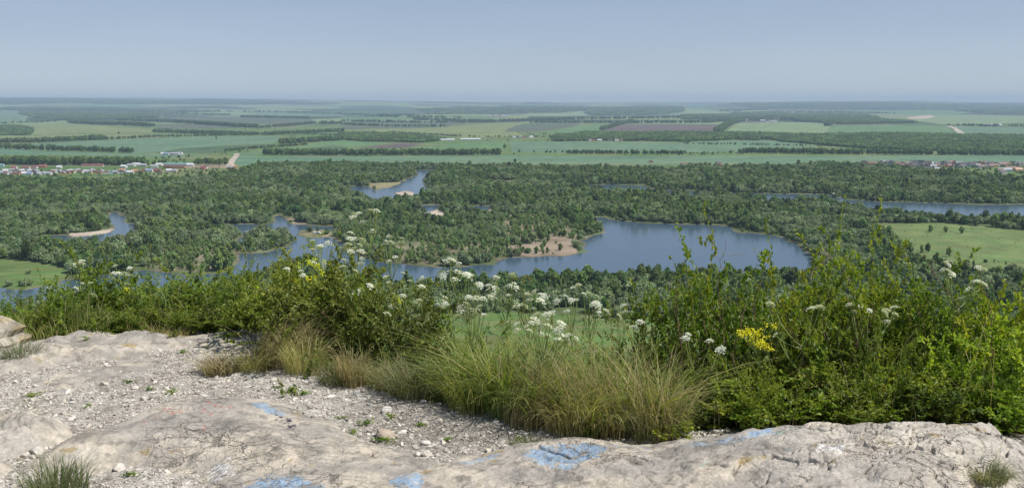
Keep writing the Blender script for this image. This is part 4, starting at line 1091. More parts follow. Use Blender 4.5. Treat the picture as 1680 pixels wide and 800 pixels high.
# ------------------------------------------------------------------ plants: materials
M['grass'] = foliage_mat('green_grass', (.085, .155, .028), (.190, .270, .060), (.44, .39, .17), .35, rand=.08)
M['grass_dry'] = foliage_mat('dry_grass', (.15, .17, .06), (.36, .30, .145), (.60, .50, .28), .3, rand=.1)
M['grass_grey'] = foliage_mat('grey_fescue', (.075, .105, .045), (.15, .18, .085), (.36, .32, .18), .25, rand=.1)
M['leaf'] = foliage_mat('shrub_leaves', (.060, .105, .018), (.145, .220, .036), (.33, .38, .065), .38, rand=.18, rough=.45)
M['leaf_y'] = foliage_mat('yellow_green_leaves', (.095, .150, .018), (.205, .280, .032), (.40, .43, .06), .4, rand=.15, rough=.45)
M['leaf_d'] = foliage_mat('dark_shrub_leaves', (.050, .080, .018), (.120, .165, .036), (.27, .28, .06), .36, rand=.2, rough=.45)
M['twig'] = plain_mat('reddish_twig', (.19, .105, .068), .8, .3, 30)
M['twig_pale'] = plain_mat('dead_twig', (.30, .24, .17), .85, .25, 30)
M['stem'] = plain_mat('green_stem', (.21, .28, .08), .6, .25, 20)
M['white_petal'] = foliage_mat('white_florets', (.62, .64, .52), (.78, .79, .72), (.86, .87, .82), .2, rand=.05)
M['yellow_petal'] = foliage_mat('yellow_florets', (.50, .50, .02), (.66, .68, .025), (.78, .80, .06), .3, rand=.03)
M['bud'] = foliage_mat('green_buds', (.12, .19, .04), (.20, .27, .06), (.34, .36, .10), .2, rand=.05)
M['spike'] = foliage_mat('grass_heads', (.16, .20, .07), (.29, .32, .13), (.45, .41, .22), .25, rand=.08)

# ------------------------------------------------------------------ shrubs
def skeleton(R, H, W, nstem, spread, branch, wob=.12, levels=2, bare_top=0):
    """returns segments (A, B, ra, rb) and leaf sites (point, direction, height fraction)"""
    A, B, ra, rb, LP, LD, LF = [], [], [], [], [], [], []
    def walk(p, d, n, ln, r0, lev, cap):
        for i in range(n):
            d = norm(d + R.normal(0, wob, 3) + np.array([0, 0, .05])); q = p + d * ln
            r1 = r0 * (1 - .8 * (i + 1) / n) + .0006; A.append(p); B.append(q); ra.append(max(r0 * (1 - .8 * i / n), .0007)); rb.append(r1)
            fr = i / max(n - 1, 1)
            if lev >= 1 or fr > .25: LP.append(p.copy()); LD.append(d.copy()); LF.append((q[2] / H, ln))
            if lev < levels and fr > (.12 if lev == 0 else .1) and R.random() < branch and not (lev == 0 and fr > .97):
                a = R.uniform(0, 6.28); e = norm(d * .8 + .85 * np.array([math.cos(a), math.sin(a), R.uniform(-.1, .5)]))
                walk(q, e, int(R.integers(4, 9)) if lev == 0 else int(R.integers(3, 6)), ln * (.85 if lev == 0 else .7), r1 * .65, lev + 1, cap)
            p = q
    for s in range(nstem):
        a = R.uniform(0, 6.28); r = W * .34 * math.sqrt(R.random()); p = np.array([r * math.cos(a), r * math.sin(a), -.06])
        A.append(np.array([0, 0, -.09])); B.append(p); ra.append(.01 * H); rb.append(.006 * H); hh = H * R.uniform(.6, 1.05); tilt = spread * R.uniform(.2, 1); d = norm(np.array([math.cos(a) * tilt, math.sin(a) * tilt, 1]))
        n = 15; walk(p, d, n, hh / n * 1.12, .0058 * (.7 + .5 * R.random()) * H, 0, H)
    return map(np.array, (A, B, ra, rb, LP, LD, LF))

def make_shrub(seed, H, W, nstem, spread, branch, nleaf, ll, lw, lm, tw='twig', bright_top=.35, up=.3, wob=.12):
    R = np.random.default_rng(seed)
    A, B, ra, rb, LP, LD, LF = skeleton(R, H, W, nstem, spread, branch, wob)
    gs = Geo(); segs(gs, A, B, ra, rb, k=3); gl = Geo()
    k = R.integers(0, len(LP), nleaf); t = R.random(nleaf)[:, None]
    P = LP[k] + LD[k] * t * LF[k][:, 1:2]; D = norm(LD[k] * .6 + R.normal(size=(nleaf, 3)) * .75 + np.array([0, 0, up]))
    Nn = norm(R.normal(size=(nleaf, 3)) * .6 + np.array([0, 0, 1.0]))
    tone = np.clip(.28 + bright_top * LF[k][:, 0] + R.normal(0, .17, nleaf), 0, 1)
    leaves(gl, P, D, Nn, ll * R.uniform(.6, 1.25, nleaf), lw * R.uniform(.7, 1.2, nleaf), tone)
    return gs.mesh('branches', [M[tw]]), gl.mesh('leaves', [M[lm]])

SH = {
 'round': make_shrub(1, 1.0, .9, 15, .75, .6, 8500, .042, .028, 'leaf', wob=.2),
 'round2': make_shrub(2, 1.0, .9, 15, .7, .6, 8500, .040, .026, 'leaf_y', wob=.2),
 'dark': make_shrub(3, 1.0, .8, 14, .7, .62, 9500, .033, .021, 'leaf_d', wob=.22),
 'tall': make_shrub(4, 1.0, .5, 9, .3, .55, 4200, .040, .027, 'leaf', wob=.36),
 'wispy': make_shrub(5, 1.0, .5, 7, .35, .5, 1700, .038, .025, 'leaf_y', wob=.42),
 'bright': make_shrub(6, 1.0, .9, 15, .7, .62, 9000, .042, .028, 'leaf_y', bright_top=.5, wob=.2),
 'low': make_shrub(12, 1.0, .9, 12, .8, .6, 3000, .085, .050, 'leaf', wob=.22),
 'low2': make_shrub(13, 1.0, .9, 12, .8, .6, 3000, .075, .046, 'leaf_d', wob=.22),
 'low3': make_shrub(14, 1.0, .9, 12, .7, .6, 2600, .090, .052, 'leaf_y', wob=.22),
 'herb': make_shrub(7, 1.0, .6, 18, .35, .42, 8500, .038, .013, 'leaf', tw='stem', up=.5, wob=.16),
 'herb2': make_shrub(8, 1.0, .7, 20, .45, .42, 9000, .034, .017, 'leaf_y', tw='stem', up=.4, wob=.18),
}
def at_px(px, d):
    """ground point d metres out in the direction of column px"""
    x = (px - 840) / F * (CP * d + SP * 1.7); return x, d
def height_for(px, d, toppy):
    x, y = at_px(px, d); z = CAM[2] + y * (ray(px, toppy)[2] / ray(px, toppy)[1]); return z - float(near_z(x, y))
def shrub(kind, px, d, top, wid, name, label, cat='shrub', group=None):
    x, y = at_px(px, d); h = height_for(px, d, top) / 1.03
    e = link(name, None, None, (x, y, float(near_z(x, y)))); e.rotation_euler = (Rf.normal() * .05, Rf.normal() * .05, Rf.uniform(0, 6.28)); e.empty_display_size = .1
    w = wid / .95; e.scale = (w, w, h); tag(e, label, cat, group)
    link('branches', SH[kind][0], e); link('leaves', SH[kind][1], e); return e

SHRUBS = [
 # left of centre along the ledge
 ('herb',60,6.65,488,.5,'leafy_herb','low yellowish herb clump beside the lichen covered rock'), ('herb2',120,6.5,468,.65,'leafy_herb','leafy herb clump left of the white umbels on the ledge'),
 ('round',175,6.6,440,.55,'shrub','bright green leafy shrub behind the ledge with a tall pointed top'), ('herb2',235,6.45,476,.65,'leafy_herb','mixed green herb clump over the middle of the back ledge'),
 ('herb',290,6.5,468,.65,'leafy_herb','grassy looking herb clump over the back ledge below the foxtail spikes'), ('round',345,6.55,456,.65,'shrub','rounded green shrub near the right end of the back ledge'),
 ('herb2',400,6.4,462,.65,'leafy_herb','herb clump with the yellow sprays at its left side'), ('herb',445,6.2,446,.6,'leafy_herb','tall herb clump between the yellow sprays and the big dark bush'),
 ('herb',20,6.9,520,.4,'leafy_herb','low herb tuft behind the lichen covered rock'), ('dark',270,6.9,500,.55,'shrub','dark undergrowth shrub behind the herbs of the back ledge'),('dark',130,6.95,500,.55,'shrub','dark undergrowth shrub in the gap left of the pointed green shrub'), ('dark',390,6.9,490,.55,'shrub','dark low shrub in the shade behind the yellow sprays'),
 # the big bush in the centre
 ('dark',560,5.55,436,.8,'shrub','big dark twiggy bush left of centre under the tallest umbels'), ('dark',625,5.35,462,.62,'shrub','dark small-leaved bush beside the grey grass tuft'), ('round',505,5.75,436,.6,'shrub','green leafy bush at the left flank of the big twiggy bush'),
 ('wispy',590,5.6,408,.45,'shrub','thin twiggy shrub reaching up among the tallest umbels'), ('dark',670,5.4,512,.45,'shrub','low dark bush at the right foot of the big twiggy bush'), ('round',600,6.0,450,.5,'shrub','lighter green bush standing behind the big twiggy one'),
 # right of the umbel meadow
 ('dark',1075,5.3,560,.42,'shrub','low dark shrub where the tall grass meets the right thicket'), ('tall',1120,5.0,428,.55,'shrub','upright shrub with a forked top at the left end of the thicket'), ('dark',1140,5.2,500,.55,'shrub','dark leafy shrub filling the foot of the forked one'),
 ('round',1195,5.1,462,.6,'shrub','rounded green shrub in front of the lake, second from the thicket end'), ('wispy',1170,4.9,408,.5,'shrub','sparse shrub with thin leafy leaders in front of the lake'), ('tall',1225,5.3,450,.5,'shrub','upright narrow shrub right of the rounded one'),
 ('dark',1255,4.8,520,.55,'shrub','dark shrub behind the yellow flower sprays'), ('wispy',1290,5.0,345,.55,'shrub','very tall rust-tinted wispy shrub, highest of the thicket'), ('round2',1315,5.0,470,.55,'shrub','yellowish green shrub at the foot of the tallest wispy one'),
 ('tall',1345,5.2,420,.5,'shrub','tangled upright shrub with a dead forked branch'), ('round',1385,4.9,455,.6,'shrub','full green shrub left of the curved red stem'), ('dark',1400,4.7,560,.5,'shrub','dark low shrub behind the crest of the pale ridge'),
 ('tall',1440,5.2,425,.5,'shrub','upright shrub with rusty leaves in front of the meadow'), ('wispy',1480,5.0,392,.55,'shrub','tall thin shrub with reddish stems in front of the right meadow'), ('round',1480,4.9,480,.6,'shrub','dense green shrub under the tall thin red-stemmed one'),
 ('herb',1460,4.6,560,.4,'leafy_herb','feathery narrow-leaved herb behind the ridge'), ('dark',1540,5.0,490,.55,'shrub','dark green shrub below the right white umbels'), ('round2',1560,4.7,540,.5,'shrub','yellow green shrub over the right end of the ridge'),
 ('bright',1625,4.7,505,.6,'shrub','bright yellow green bush at the right edge, nearest to the ridge end'), ('bright',1680,4.9,480,.55,'shrub','bright green bush cut by the right edge of the view'), ('tall',1665,5.1,470,.4,'shrub','upright leafy shrub behind the bright bush at the right edge'),
 ('round2',1300,4.65,600,.45,'shrub','low yellow green shrub just behind the ridge below the yellow sprays'), ('dark',1195,4.7,590,.45,'shrub','low dark shrub just behind the left part of the high ridge'), ('round',1360,4.6,610,.4,'shrub','low green shrub touching the ridge crest left of the dark one'),
 ('bright',1520,4.55,620,.35,'shrub','small bright shrub touching the ridge crest'), ('dark',1600,4.45,640,.4,'shrub','small dark shrub in the shade at the right end of the ridge'), ('herb2',1660,4.35,640,.4,'leafy_herb','tall grass-like herb beside the right end of the ridge'),
 ('tall',1590,5.4,500,.5,'shrub','open shrub in front of the dark woods on the right'),('round',1110,4.75,610,.35,'shrub','small green shrub where the golden grass ends at the ridge'),
]
SHRUBS += [('herb2',745,5.1,575,.35,'leafy_herb','leafy herb mixed into the left end of the tall green grass'),('herb',800,5.25,560,.4,'leafy_herb','leafy herb standing in the middle of the tall green grass'),('herb2',870,5.0,575,.4,'leafy_herb','leafy herb behind the largest golden grass tuft'),
 ('herb',940,5.1,580,.4,'leafy_herb','leafy herb behind the second golden grass tuft'),('herb2',1005,5.0,590,.4,'leafy_herb','leafy herb behind the pale straw tuft'),('dark',700,5.15,560,.35,'shrub','small dark shrub between the fescue dome and the tall grass')]
for i_, px_s in enumerate(range(1100, 1660, 46)):
    SHRUBS.append((['low3', 'low2', 'low', 'herb2'][i_ % 4], px_s, 4.32 + .06 * (i_ % 3), 628 - 26 * ((i_ * 5) % 4) / 3 + (26 if px_s < 1180 else 0), .34, 'leafy_herb' if i_ % 4 == 3 else 'shrub', 'low green growth hugging the back of the ridge, %s from the left' % ['first','second','third','fourth','fifth','sixth','seventh','eighth','ninth','tenth','eleventh','twelfth','thirteenth'][i_]))
for i_, px_s in enumerate(range(45, 450, 45)):
    SHRUBS.append((['herb2', 'low', 'herb', 'low2'][i_ % 4], px_s, 6.15 + .05 * (i_ % 3), 512 - 8 * (i_ % 3), .3, 'leafy_herb' if i_ % 4 in (0, 2) else 'shrub', 'low green growth spilling over the back ledge, %s from the left' % ['first','second','third','fourth','fifth','sixth','seventh','eighth','ninth','tenth'][i_]))
SHG = {}
for kind, px, d, top, wid, nm, lb in SHRUBS: shrub(kind, px, d, top, wid, nm, lb, 'shrub' if nm == 'shrub' else 'herb')

# bare and dead branches that stand out of the thicket
def branch(pts, r, name, label, m='twig_pale', subs=3):
    g = Geo(); w = []
    for px, py, d in pts:
        R_ = ray(px, py); w.append(CAM + R_ * (d / R_[1]))
    w = np.array(w); t = np.linspace(0, 1, 14); k = np.linspace(0, 1, len(w))
    P = np.stack([np.interp(t, k, w[:, i]) for i in range(3)], 1); P[1:-1] += Rf.normal(0, .006, (12, 3))
    rr = r * (1 - .75 * t); segs(g, P[:-1], P[1:], rr[:-1], rr[1:], k=5)
    for s in range(subs):
        i = int(Rf.integers(5, 12)); e = P[i] + norm(P[i] - P[i - 1] + Rf.normal(0, .9, 3) * .012 / .012 * .02 + Rf.normal(0, .02, 3)) * Rf.uniform(.06, .14); segs(g, [P[i]], [e], [rr[i] * .7], [.0008], k=4)
    tag(link(name, g.mesh(name, [M[m]])), label, 'branch')
BR = [([(1408,650,4.7),(1388,590,4.75),(1385,560,4.8),(1395,530,4.8),(1402,490,4.85)], .007, 'curved reddish stem rising in an S over the thicket', 'twig'), ([(1302,600,4.6),(1330,640,4.6),(1360,664,4.6)], .005, 'drooping pinkish branch just above the ridge crest', 'twig'),
      ([(1330,460,5),(1345,436,5),(1362,425,5),(1356,408,5),(1346,388,5)], .005, 'pale dead twig forking in front of the right meadow', 'twig_pale'), ([(1180,530,4.9),(1178,470,4.9),(1181,430,4.9),(1190,392,4.9)], .003, 'thin bare dark twig sticking up before the lake', 'twig'),
      ([(1420,560,4.9),(1405,480,4.9),(1380,440,4.9),(1400,420,4.9)], .004, 'bent bare branch crossing the tangled upright shrub', 'twig_pale'), ([(1500,680,4.5),(1508,650,4.5),(1512,622,4.55)], .006, 'short thick bare stem behind the ridge crest', 'twig')]
for p, r, lb, m in BR: branch(p, r, 'bare_branch', lb, m)

for k_ in range(16):
    bx = 1120 + 33 * k_ + Rf.uniform(-12, 12); d_ = Rf.uniform(4.55, 4.9); t_ = Rf.uniform(425, 520); pts = [(bx, 640, d_), (bx + Rf.uniform(-14, 14), 580, d_), (bx + Rf.uniform(-22, 22), (t_ + 580) / 2, d_), (bx + Rf.uniform(-34, 34), t_, d_)]
    branch(pts, .0042, 'bare_branch', 'thin reddish bare stem rising in the right thicket, %s from the left' % ['first','second','third','fourth','fifth','sixth','seventh','eighth','ninth','tenth','eleventh','twelfth','thirteenth','fourteenth','fifteenth','sixteenth'][k_], 'twig', 2)

# ------------------------------------------------------------------ umbel plants
def umbel_mesh(seed, white=True):
    R = np.random.default_rng(seed); g = Geo(); n = 17
    a = np.arange(n) * 2.4; r = .036 * np.sqrt((np.arange(n) + .5) / n) * R.uniform(.85, 1.1, n)
    T = np.stack([r * np.cos(a), r * np.sin(a), .036 - 15 * r * r + R.normal(0, .0015, n)], 1)
    segs(g, np.zeros((n, 3)), T, .0006, .0005, 1, k=3)
    for t in T:
        m = 15; q = R.normal(0, 1, (m, 3)) * np.array([.0038, .0038, .0018]) + t + np.array([0, 0, .002])
        D = norm(R.normal(0, 1, (m, 3)) * np.array([1, 1, .25])); Nn = norm(np.array([0, 0, 1.]) + R.normal(0, .25, (m, 3)))
        leaves(g, q - D * .0032, D, Nn, .0066, .0062, R.uniform(.2, 1, m), 0)
    return g.mesh('flower_head', [M['white_petal' if white else 'bud'], M['stem']])
UM = [umbel_mesh(k) for k in range(4)]; UB = umbel_mesh(9, False)
z6 = lambda l: [(460 + a / 3.48, 330 + b / 3.48) for a, b in l]; z5 = lambda l: [(560 + a / 2.857, 240 + b / 2.857) for a, b in l]
z3 = lambda l: [(700 + a / 2, 400 + b / 2) for a, b in l]; z7 = lambda l: [(80 + a / 5, 400 + b / 5) for a, b in l]
UMB = [
 ('tallest white umbel plant, its crown of heads highest above the bush', (590,6.0), z6([(397,87),(450,70),(512,57),(545,95),(472,120),(525,167)])),
 ('white umbel plant with clustered heads left of the tallest one', (565,5.8), z6([(398,183),(425,215),(345,270),(385,250),(450,248),(405,288),(485,295),(370,265),(430,262)])),
 ('white umbel plant leaning right of the tallest one', (600,5.7), z6([(620,193),(600,225),(692,212),(590,280),(657,318),(575,315),(635,200)])),
 ('white umbel plant in front of the river bend, far left of the tall group', (520,5.8), z6([(178,230),(232,250),(275,238),(135,258),(215,270),(225,262)])),
 ('white umbel plant with low heads over the yellow sprays', (515,5.6), z6([(185,345),(257,348),(42,383),(118,397)])),
 ('white umbel plant half hidden in the big twiggy bush', (575,5.5), z6([(355,377),(458,363),(505,483),(437,520),(515,570),(360,333)])),
 ('slim white umbel plant right of the big twiggy bush', (640,5.5), z6([(607,433),(697,408),(697,540),(790,570),(803,487),(813,428),(700,548)])),
 ('single small-headed white umbel plant at the right foot of the bush', (655,5.2), z6([(745,688),(640,600)])),
 ('white umbel plant with one head raised on a bent stem', (755,5.2), z5([(510,528),(515,534),(470,592),(482,708),(485,735)])),
 ('white umbel plant whose heads form a row before the dark wood', (775,5.4), z5([(540,590),(560,592),(585,600),(610,612),(648,652),(690,650)])),
 ('white umbel plant between the row of heads and the green foxtails', (805,5.3), z5([(723,608),(770,655),(785,648),(712,690),(797,607)])),
 ('white umbel plant with crowded low heads in the tall grass', (780,4.7), z5([(580,735),(625,715),(595,765),(640,765),(660,712)])),
 ('white umbel plant behind the green foxtail spikes', (860,5.4), z5([(870,698),(820,735),(825,755),(915,680),(930,725)])),
 ('white umbel plant with two broad heads over the meadow', (930,5.1), z5([(1050,700),(1090,663),(1103,715),(1060,772)])),
 ('white umbel plant with a big round head, right of the broad pair', (965,5.0), z5([(1162,690),(1190,740),(1200,745),(1160,785)])),
 ('lone white umbel plant before the dark wood on the near meadow', (1025,5.0), z5([(1300,785),(1325,750)])),
 ('white umbel plant low in the tall green grass', (880,4.5), z3([(260,255),(365,235),(410,232),(395,270),(435,260),(300,262)])),
 ('white umbel plant with many small heads at the right of the tall grass', (910,4.45), z3([(465,300),(440,300),(345,258),(330,270),(380,290)])),
 ('small umbel plant with one white head beside the thicket', (1052,4.8), z3([(700,255)])),
 ('small white umbel plant high on the left ledge', (125,6.6), z7([(203,168),(258,155),(265,165)])),
 ('white umbel plant over the left ledge with its head against the river', (205,6.5), z7([(640,255),(620,245),(665,262),(535,278),(665,195),(552,182)])),
 ('white umbel plant at the left ledge with wide pale clusters', (135,6.4), z7([(350,325),(330,320),(215,365),(215,405),(330,400),(230,412),(280,328)])),
 ('tiny umbel plant at the far left of the ledge', (85,6.6), z7([(15,352),(0,360)])),
 ('small white umbel plant near the right end of the left ledge', (265,6.5), z7([(920,400),(975,430),(650,335)])),
 ('white umbel plant sticking out above the thicket by the right meadow', (1580,4.7), [(1551,429),(1558,430),(1549,442),(1560,449),(1604,439),(1612,442),(1602,463),(1612,467)]),
 ('white umbel plant sunk in the thicket under the right meadow', (1430,4.55), [(1395,500),(1410,504),(1425,507),(1448,512),(1458,508),(1467,515)]),
 ('white umbel plant low in the left end of the thicket', (1125,4.55), [(1128,547),(1165,560),(1178,572)]),
 ('small white-headed umbel plant hidden in the dense thicket', (1345,4.5), [(1344,505),(1275,548),(1262,500)]),
]
def umbel_plant(label, base, heads):
    px, d = base; x, y = at_px(px, d); g = Geo(); gl = Geo(); z = float(near_z(x, y)); o0 = np.array([x, y, z])
    e = link('umbel_plant', None, None, o0); e.empty_display_size = .1; tag(e, label, 'wildflower')
    H = []; heads = list(heads) + [(hx + Rf.uniform(-13, 13), hy + Rf.uniform(-4, 14)) for hx, hy in list(heads) * (2 if 640 < base[0] < 1000 else 1) if Rf.random() < .85]
    for (hx, hy) in heads:
        r = ray(hx, hy); dd = d + Rf.uniform(-.09, .09); H.append(CAM + r * (dd / r[1]) - o0)
    H = np.array(H); top = H[np.argmax(H[:, 2])]; mean = H.mean(0)
    # main stem to a node below the heads
    node = np.array([mean[0] * .8 + top[0] * .2, mean[1], max(H[:, 2].min() * .55, top[2] - .32)]); node[2] = max(node[2], .1)
    K = 9; t = np.linspace(0, 1, K)[:, None]; S = node * t + np.array([.04, 0, 0]) * np.sin(t * 3.1) * Rf.normal(); r_ = .0048 - .002 * t[:, 0]
    segs(g, S[:-1], S[1:], r_[:-1], r_[1:], k=5)
    for i, h in enumerate(H):
        s = S[-1] if i % 2 == 0 else S[-1] + (top - S[-1]) * Rf.uniform(.1, .4) * (1 if h[2] > node[2] + .12 else 0)
        b = h - np.array([0, 0, .012]); c1 = s + (b - s) * .45 + np.array([(b - s)[0] * .2, 0, -.1 * abs(b[2] - s[2]) - .0])
        u = np.linspace(0, 1, 6)[:, None]; Q = s * (1 - u) ** 2 + c1 * 2 * u * (1 - u) + b * u ** 2
        segs(g, Q[:-1], Q[1:], .0023, .0017, k=4)
        f = link('flower_head', UM[int(Rf.integers(4))] if Rf.random() > .08 else UB, e, h - np.array([0, 0, .014]))
        f.rotation_euler = (Rf.normal() * .25 + .35, Rf.normal() * .28, Rf.uniform(0, 6)); sc_ = Rf.uniform(.40, .84) if 540 < px < 1000 else Rf.uniform(.42, .8) * (1.0 if len(heads) < 7 else .95); f.scale = (sc_,) * 3
    # feathery leaves along the stem
    n = 260; k = Rf.integers(1, K - 1, n // 13); 
    for kk in k:
        a = Rf.uniform(0, 6.28); D = norm(np.array([math.cos(a), math.sin(a), .55])); L0 = Rf.uniform(.06, .13); q = S[kk] + D * L0
        segs(g, [S[kk]], [q], [.0012], [.0006], k=3)
        u = Rf.random(13)[:, None]; P = S[kk] * (1 - u) + q * u; DD = norm(D * .6 + Rf.normal(0, .6, (13, 3))); leaves(gl, P, DD, norm(Rf.normal(0, .4, (13, 3)) + np.array([0, 0, 1.])), .022, .007, Rf.uniform(.3, .9, 13))
    link('stem', g.mesh('stem', [M['stem']]), e); link('leaves', gl.mesh('leaves', [M['leaf_y']]), e)
for lb, b_, hs in UMB: umbel_plant(lb, b_, hs)

# ------------------------------------------------------------------ yellow sprays
YEL = [('dense yellow flower spray standing out against the right thicket', 1245, 4.5, 532, 56, 38, 330), ('small yellow flower spray low beside the large dense one', 1262, 4.5, 562, 26, 14, 90), ('yellow flower spray on the left herbs in front of the river', 425, 6.1, 470, 20, 34, 130),
       ('yellow flower spray at the foot of the left white umbels', 515, 5.7, 420, 40, 36, 150), ('yellow flower spray left in the big twiggy bush', 497, 5.6, 450, 20, 16, 60), ('thin yellow flower spray in the left ledge shrub', 209, 6.4, 463, 10, 24, 50),
       ('yellowish spray over the right end of the thicket', 1610, 4.6, 560, 50, 44, 160), ('greenish yellow spray behind the ridge crest', 1470, 4.6, 600, 22, 40, 130), ('tiny yellow spray at the bottom of the tall grass', 738, 4.75, 600, 14, 26, 60),
       ('pale yellow spray right of the tall white umbels', 648, 5.5, 480, 16, 18, 50), ('small yellow spray on the far left herbs', 132, 6.4, 470, 8, 8, 22)]
for lb, px, d, top, w_, h_, n in YEL:
    x, y = at_px(px, d); z = float(near_z(x, y)); o0 = np.array([x, y, z]); e = link('yellow_wildflower', None, None, o0); tag(e, lb, 'wildflower'); e.empty_display_size = .1
    k = d / F; r = ray(px, top + h_ / 2); c = CAM + r * (d / r[1]) - o0; g = Geo(); gf = Geo()
    nd = c - np.array([0, 0, h_ * k * .9]); nd[2] = max(nd[2], .05); segs(g, [[0, 0, -.02]], [nd], [.003], [.002], k=5)
    nb = max(6, n // 14); cen = c + Rf.normal(0, 1, (nb, 3)) * np.array([w_ * k * .3, w_ * k * .25, h_ * k * .24]); segs(g, np.repeat(nd[None], nb, 0), cen, .0013, .0007, k=3)
    q = cen[Rf.integers(0, nb, n)] + Rf.normal(0, .008, (n, 3)); D = norm(Rf.normal(size=(n, 3))); leaves(gf, q, D, norm(Rf.normal(0, .4, (n, 3)) + np.array([0, -.3, 1])), .012, .011, Rf.uniform(.1, 1, n))
    lv = 40; u = Rf.random(lv)[:, None]; leaves(g, nd * u, norm(Rf.normal(size=(lv, 3)) + np.array([0, 0, .6])), norm(Rf.normal(0, .4, (lv, 3)) + np.array([0, 0, 1])), .03, .006, .5)
    link('stem', g.mesh('stem', [M['stem']]), e); link('blossoms', gf.mesh('blossoms', [M['yellow_petal']]), e)

# ------------------------------------------------------------------ foxtail grasses
z4 = lambda a, b: (a / 2.857, 240 + b / 2.857)
FOX = [z4(*q) for q in [(515,485),(587,490),(619,457),(707,462),(428,513),(415,525),(683,520),(900,555),(1062,455),(1135,475),(1150,498),(1173,492),(1155,540),(1212,547),(1250,575),(1270,560),(380,590),(770,530),(320,600),(835,470),(960,635),(350,530)]]
FOX += [(861,455),(866,452),(853,472),(858,485),(1010,520),(830,540),(905,520),(980,545),(690,500),(1100,505),(1060,540),(30,497),(40,503),(50,490),(20,507),(35,515),(60,505)]
ORD = ['first','second','third','fourth','fifth','sixth','seventh','eighth','ninth','tenth','eleventh','twelfth','thirteenth','fourteenth','fifteenth','sixteenth','seventeenth','eighteenth','nineteenth','twentieth']
def ordinal(i):
    if i < 20: return ORD[i]
    t = {2: 'twenty', 3: 'thirty', 4: 'forty', 5: 'fifty', 6: 'sixty'}[(i + 1) // 10]
    return t + '-' + ORD[(i + 1) % 10 - 1] if (i + 1) % 10 else {2: 'twentieth', 3: 'thirtieth', 4: 'fortieth', 5: 'fiftieth', 6: 'sixtieth'}[(i + 1) // 10]
for i, (px, py) in enumerate(sorted(FOX)):
    d = 6.3 if px < 470 else 5.1; side = px < 470; d += Rf.uniform(-.2, .2)
    bpx = px + Rf.uniform(-18, 18); x, y = at_px(bpx, d); o0 = np.array([x, y, float(near_z(x, y))]); r = ray(px, py); top = CAM + r * (d / r[1]) - o0
    e = link('foxtail_grass', None, None, o0); e.empty_display_size = .05
    L_ = [q for q in sorted(FOX) if (q[0] < 470) == side]; idx = L_.index((px, py))
    tag(e, 'green foxtail grass spike, %s from the left %s' % (ordinal(idx), 'above the back ledge' if side else 'among those right of the big bush'), 'grass stalk', 'foxtail grasses above the ledge' if side else 'foxtail grasses in the tall grass')
    lean = np.array([Rf.normal() * .5, Rf.normal() * .2, 1.0]); lean = norm(lean); b = top - lean * .045
    u = np.linspace(0, 1, 8)[:, None]; c1 = np.array([top[0] * .1, top[1] * .1, b[2] * .7]); Q = c1 * 2 * u * (1 - u) + b * u ** 2
    g = Geo(); segs(g, Q[:-1], Q[1:], .0014, .001, 0, .5, k=3); blades(g, Q[[1, 2, 3]], .22, Rf.uniform(0, 6.28, 3), .8, .005, .4, droop=.4, R=Rf); link('stem', g.mesh('stem', [M['grass']]), e)
    gs = Geo(); n = 130; t = Rf.random(n); P = b + lean * (t[:, None] * .052); rad = norm(np.cross(lean, Rf.normal(size=(n, 3)))); w_ = .0045 * np.sin(np.clip(t * .9 + .08, 0, 1) * np.pi) ** .5
    leaves(gs, P + rad * w_[:, None] * .3, norm(rad + lean * .9), rad, .009, .0028, Rf.uniform(.3, .9, n)); segs(gs, [b], [b + lean * .05], [.0035], [.002], k=5)
    link('spike', gs.mesh('spike', [M['spike']]), e)

# ------------------------------------------------------------------ grass tufts that stand apart
def tuft(px, py, rad, H, n, m, label, lean=.45, az0=None, d=None, tone=(.15, .95), name='grass_tuft', wd=.0028, zoff=0):
    x, y = on_plane(px, py, ZT + zoff) if d is None else at_px(px, d)
    z = float(near_z(x, y)) + zoff if d is None else float(near_z(x, y)); g = Geo()
    a = Rf.uniform(0, 6.28, n); r = rad * np.sqrt(Rf.random(n)); B = np.stack([r * np.cos(a), r * np.sin(a), np.zeros(n)], 1)
    B[:, 2] = near_z(x + B[:, 0], y + B[:, 1]) - near_z(x, y) - .01 if zoff == 0 else -.01
    az = a + Rf.normal(0, .5, n) if az0 is None else az0 + Rf.normal(0, .7, n)
    blades(g, B, H * Rf.uniform(.45, 1.15, n), az, lean * Rf.uniform(.3, 1.8, n), wd * Rf.uniform(.6, 1.3, n), Rf.uniform(*tone, n), droop=Rf.uniform(.15, .6, n), R=Rf)
    o = link(name, g.mesh(name, [M[m]])); o.location = (x, y, z); tag(o, label, 'grass tuft')
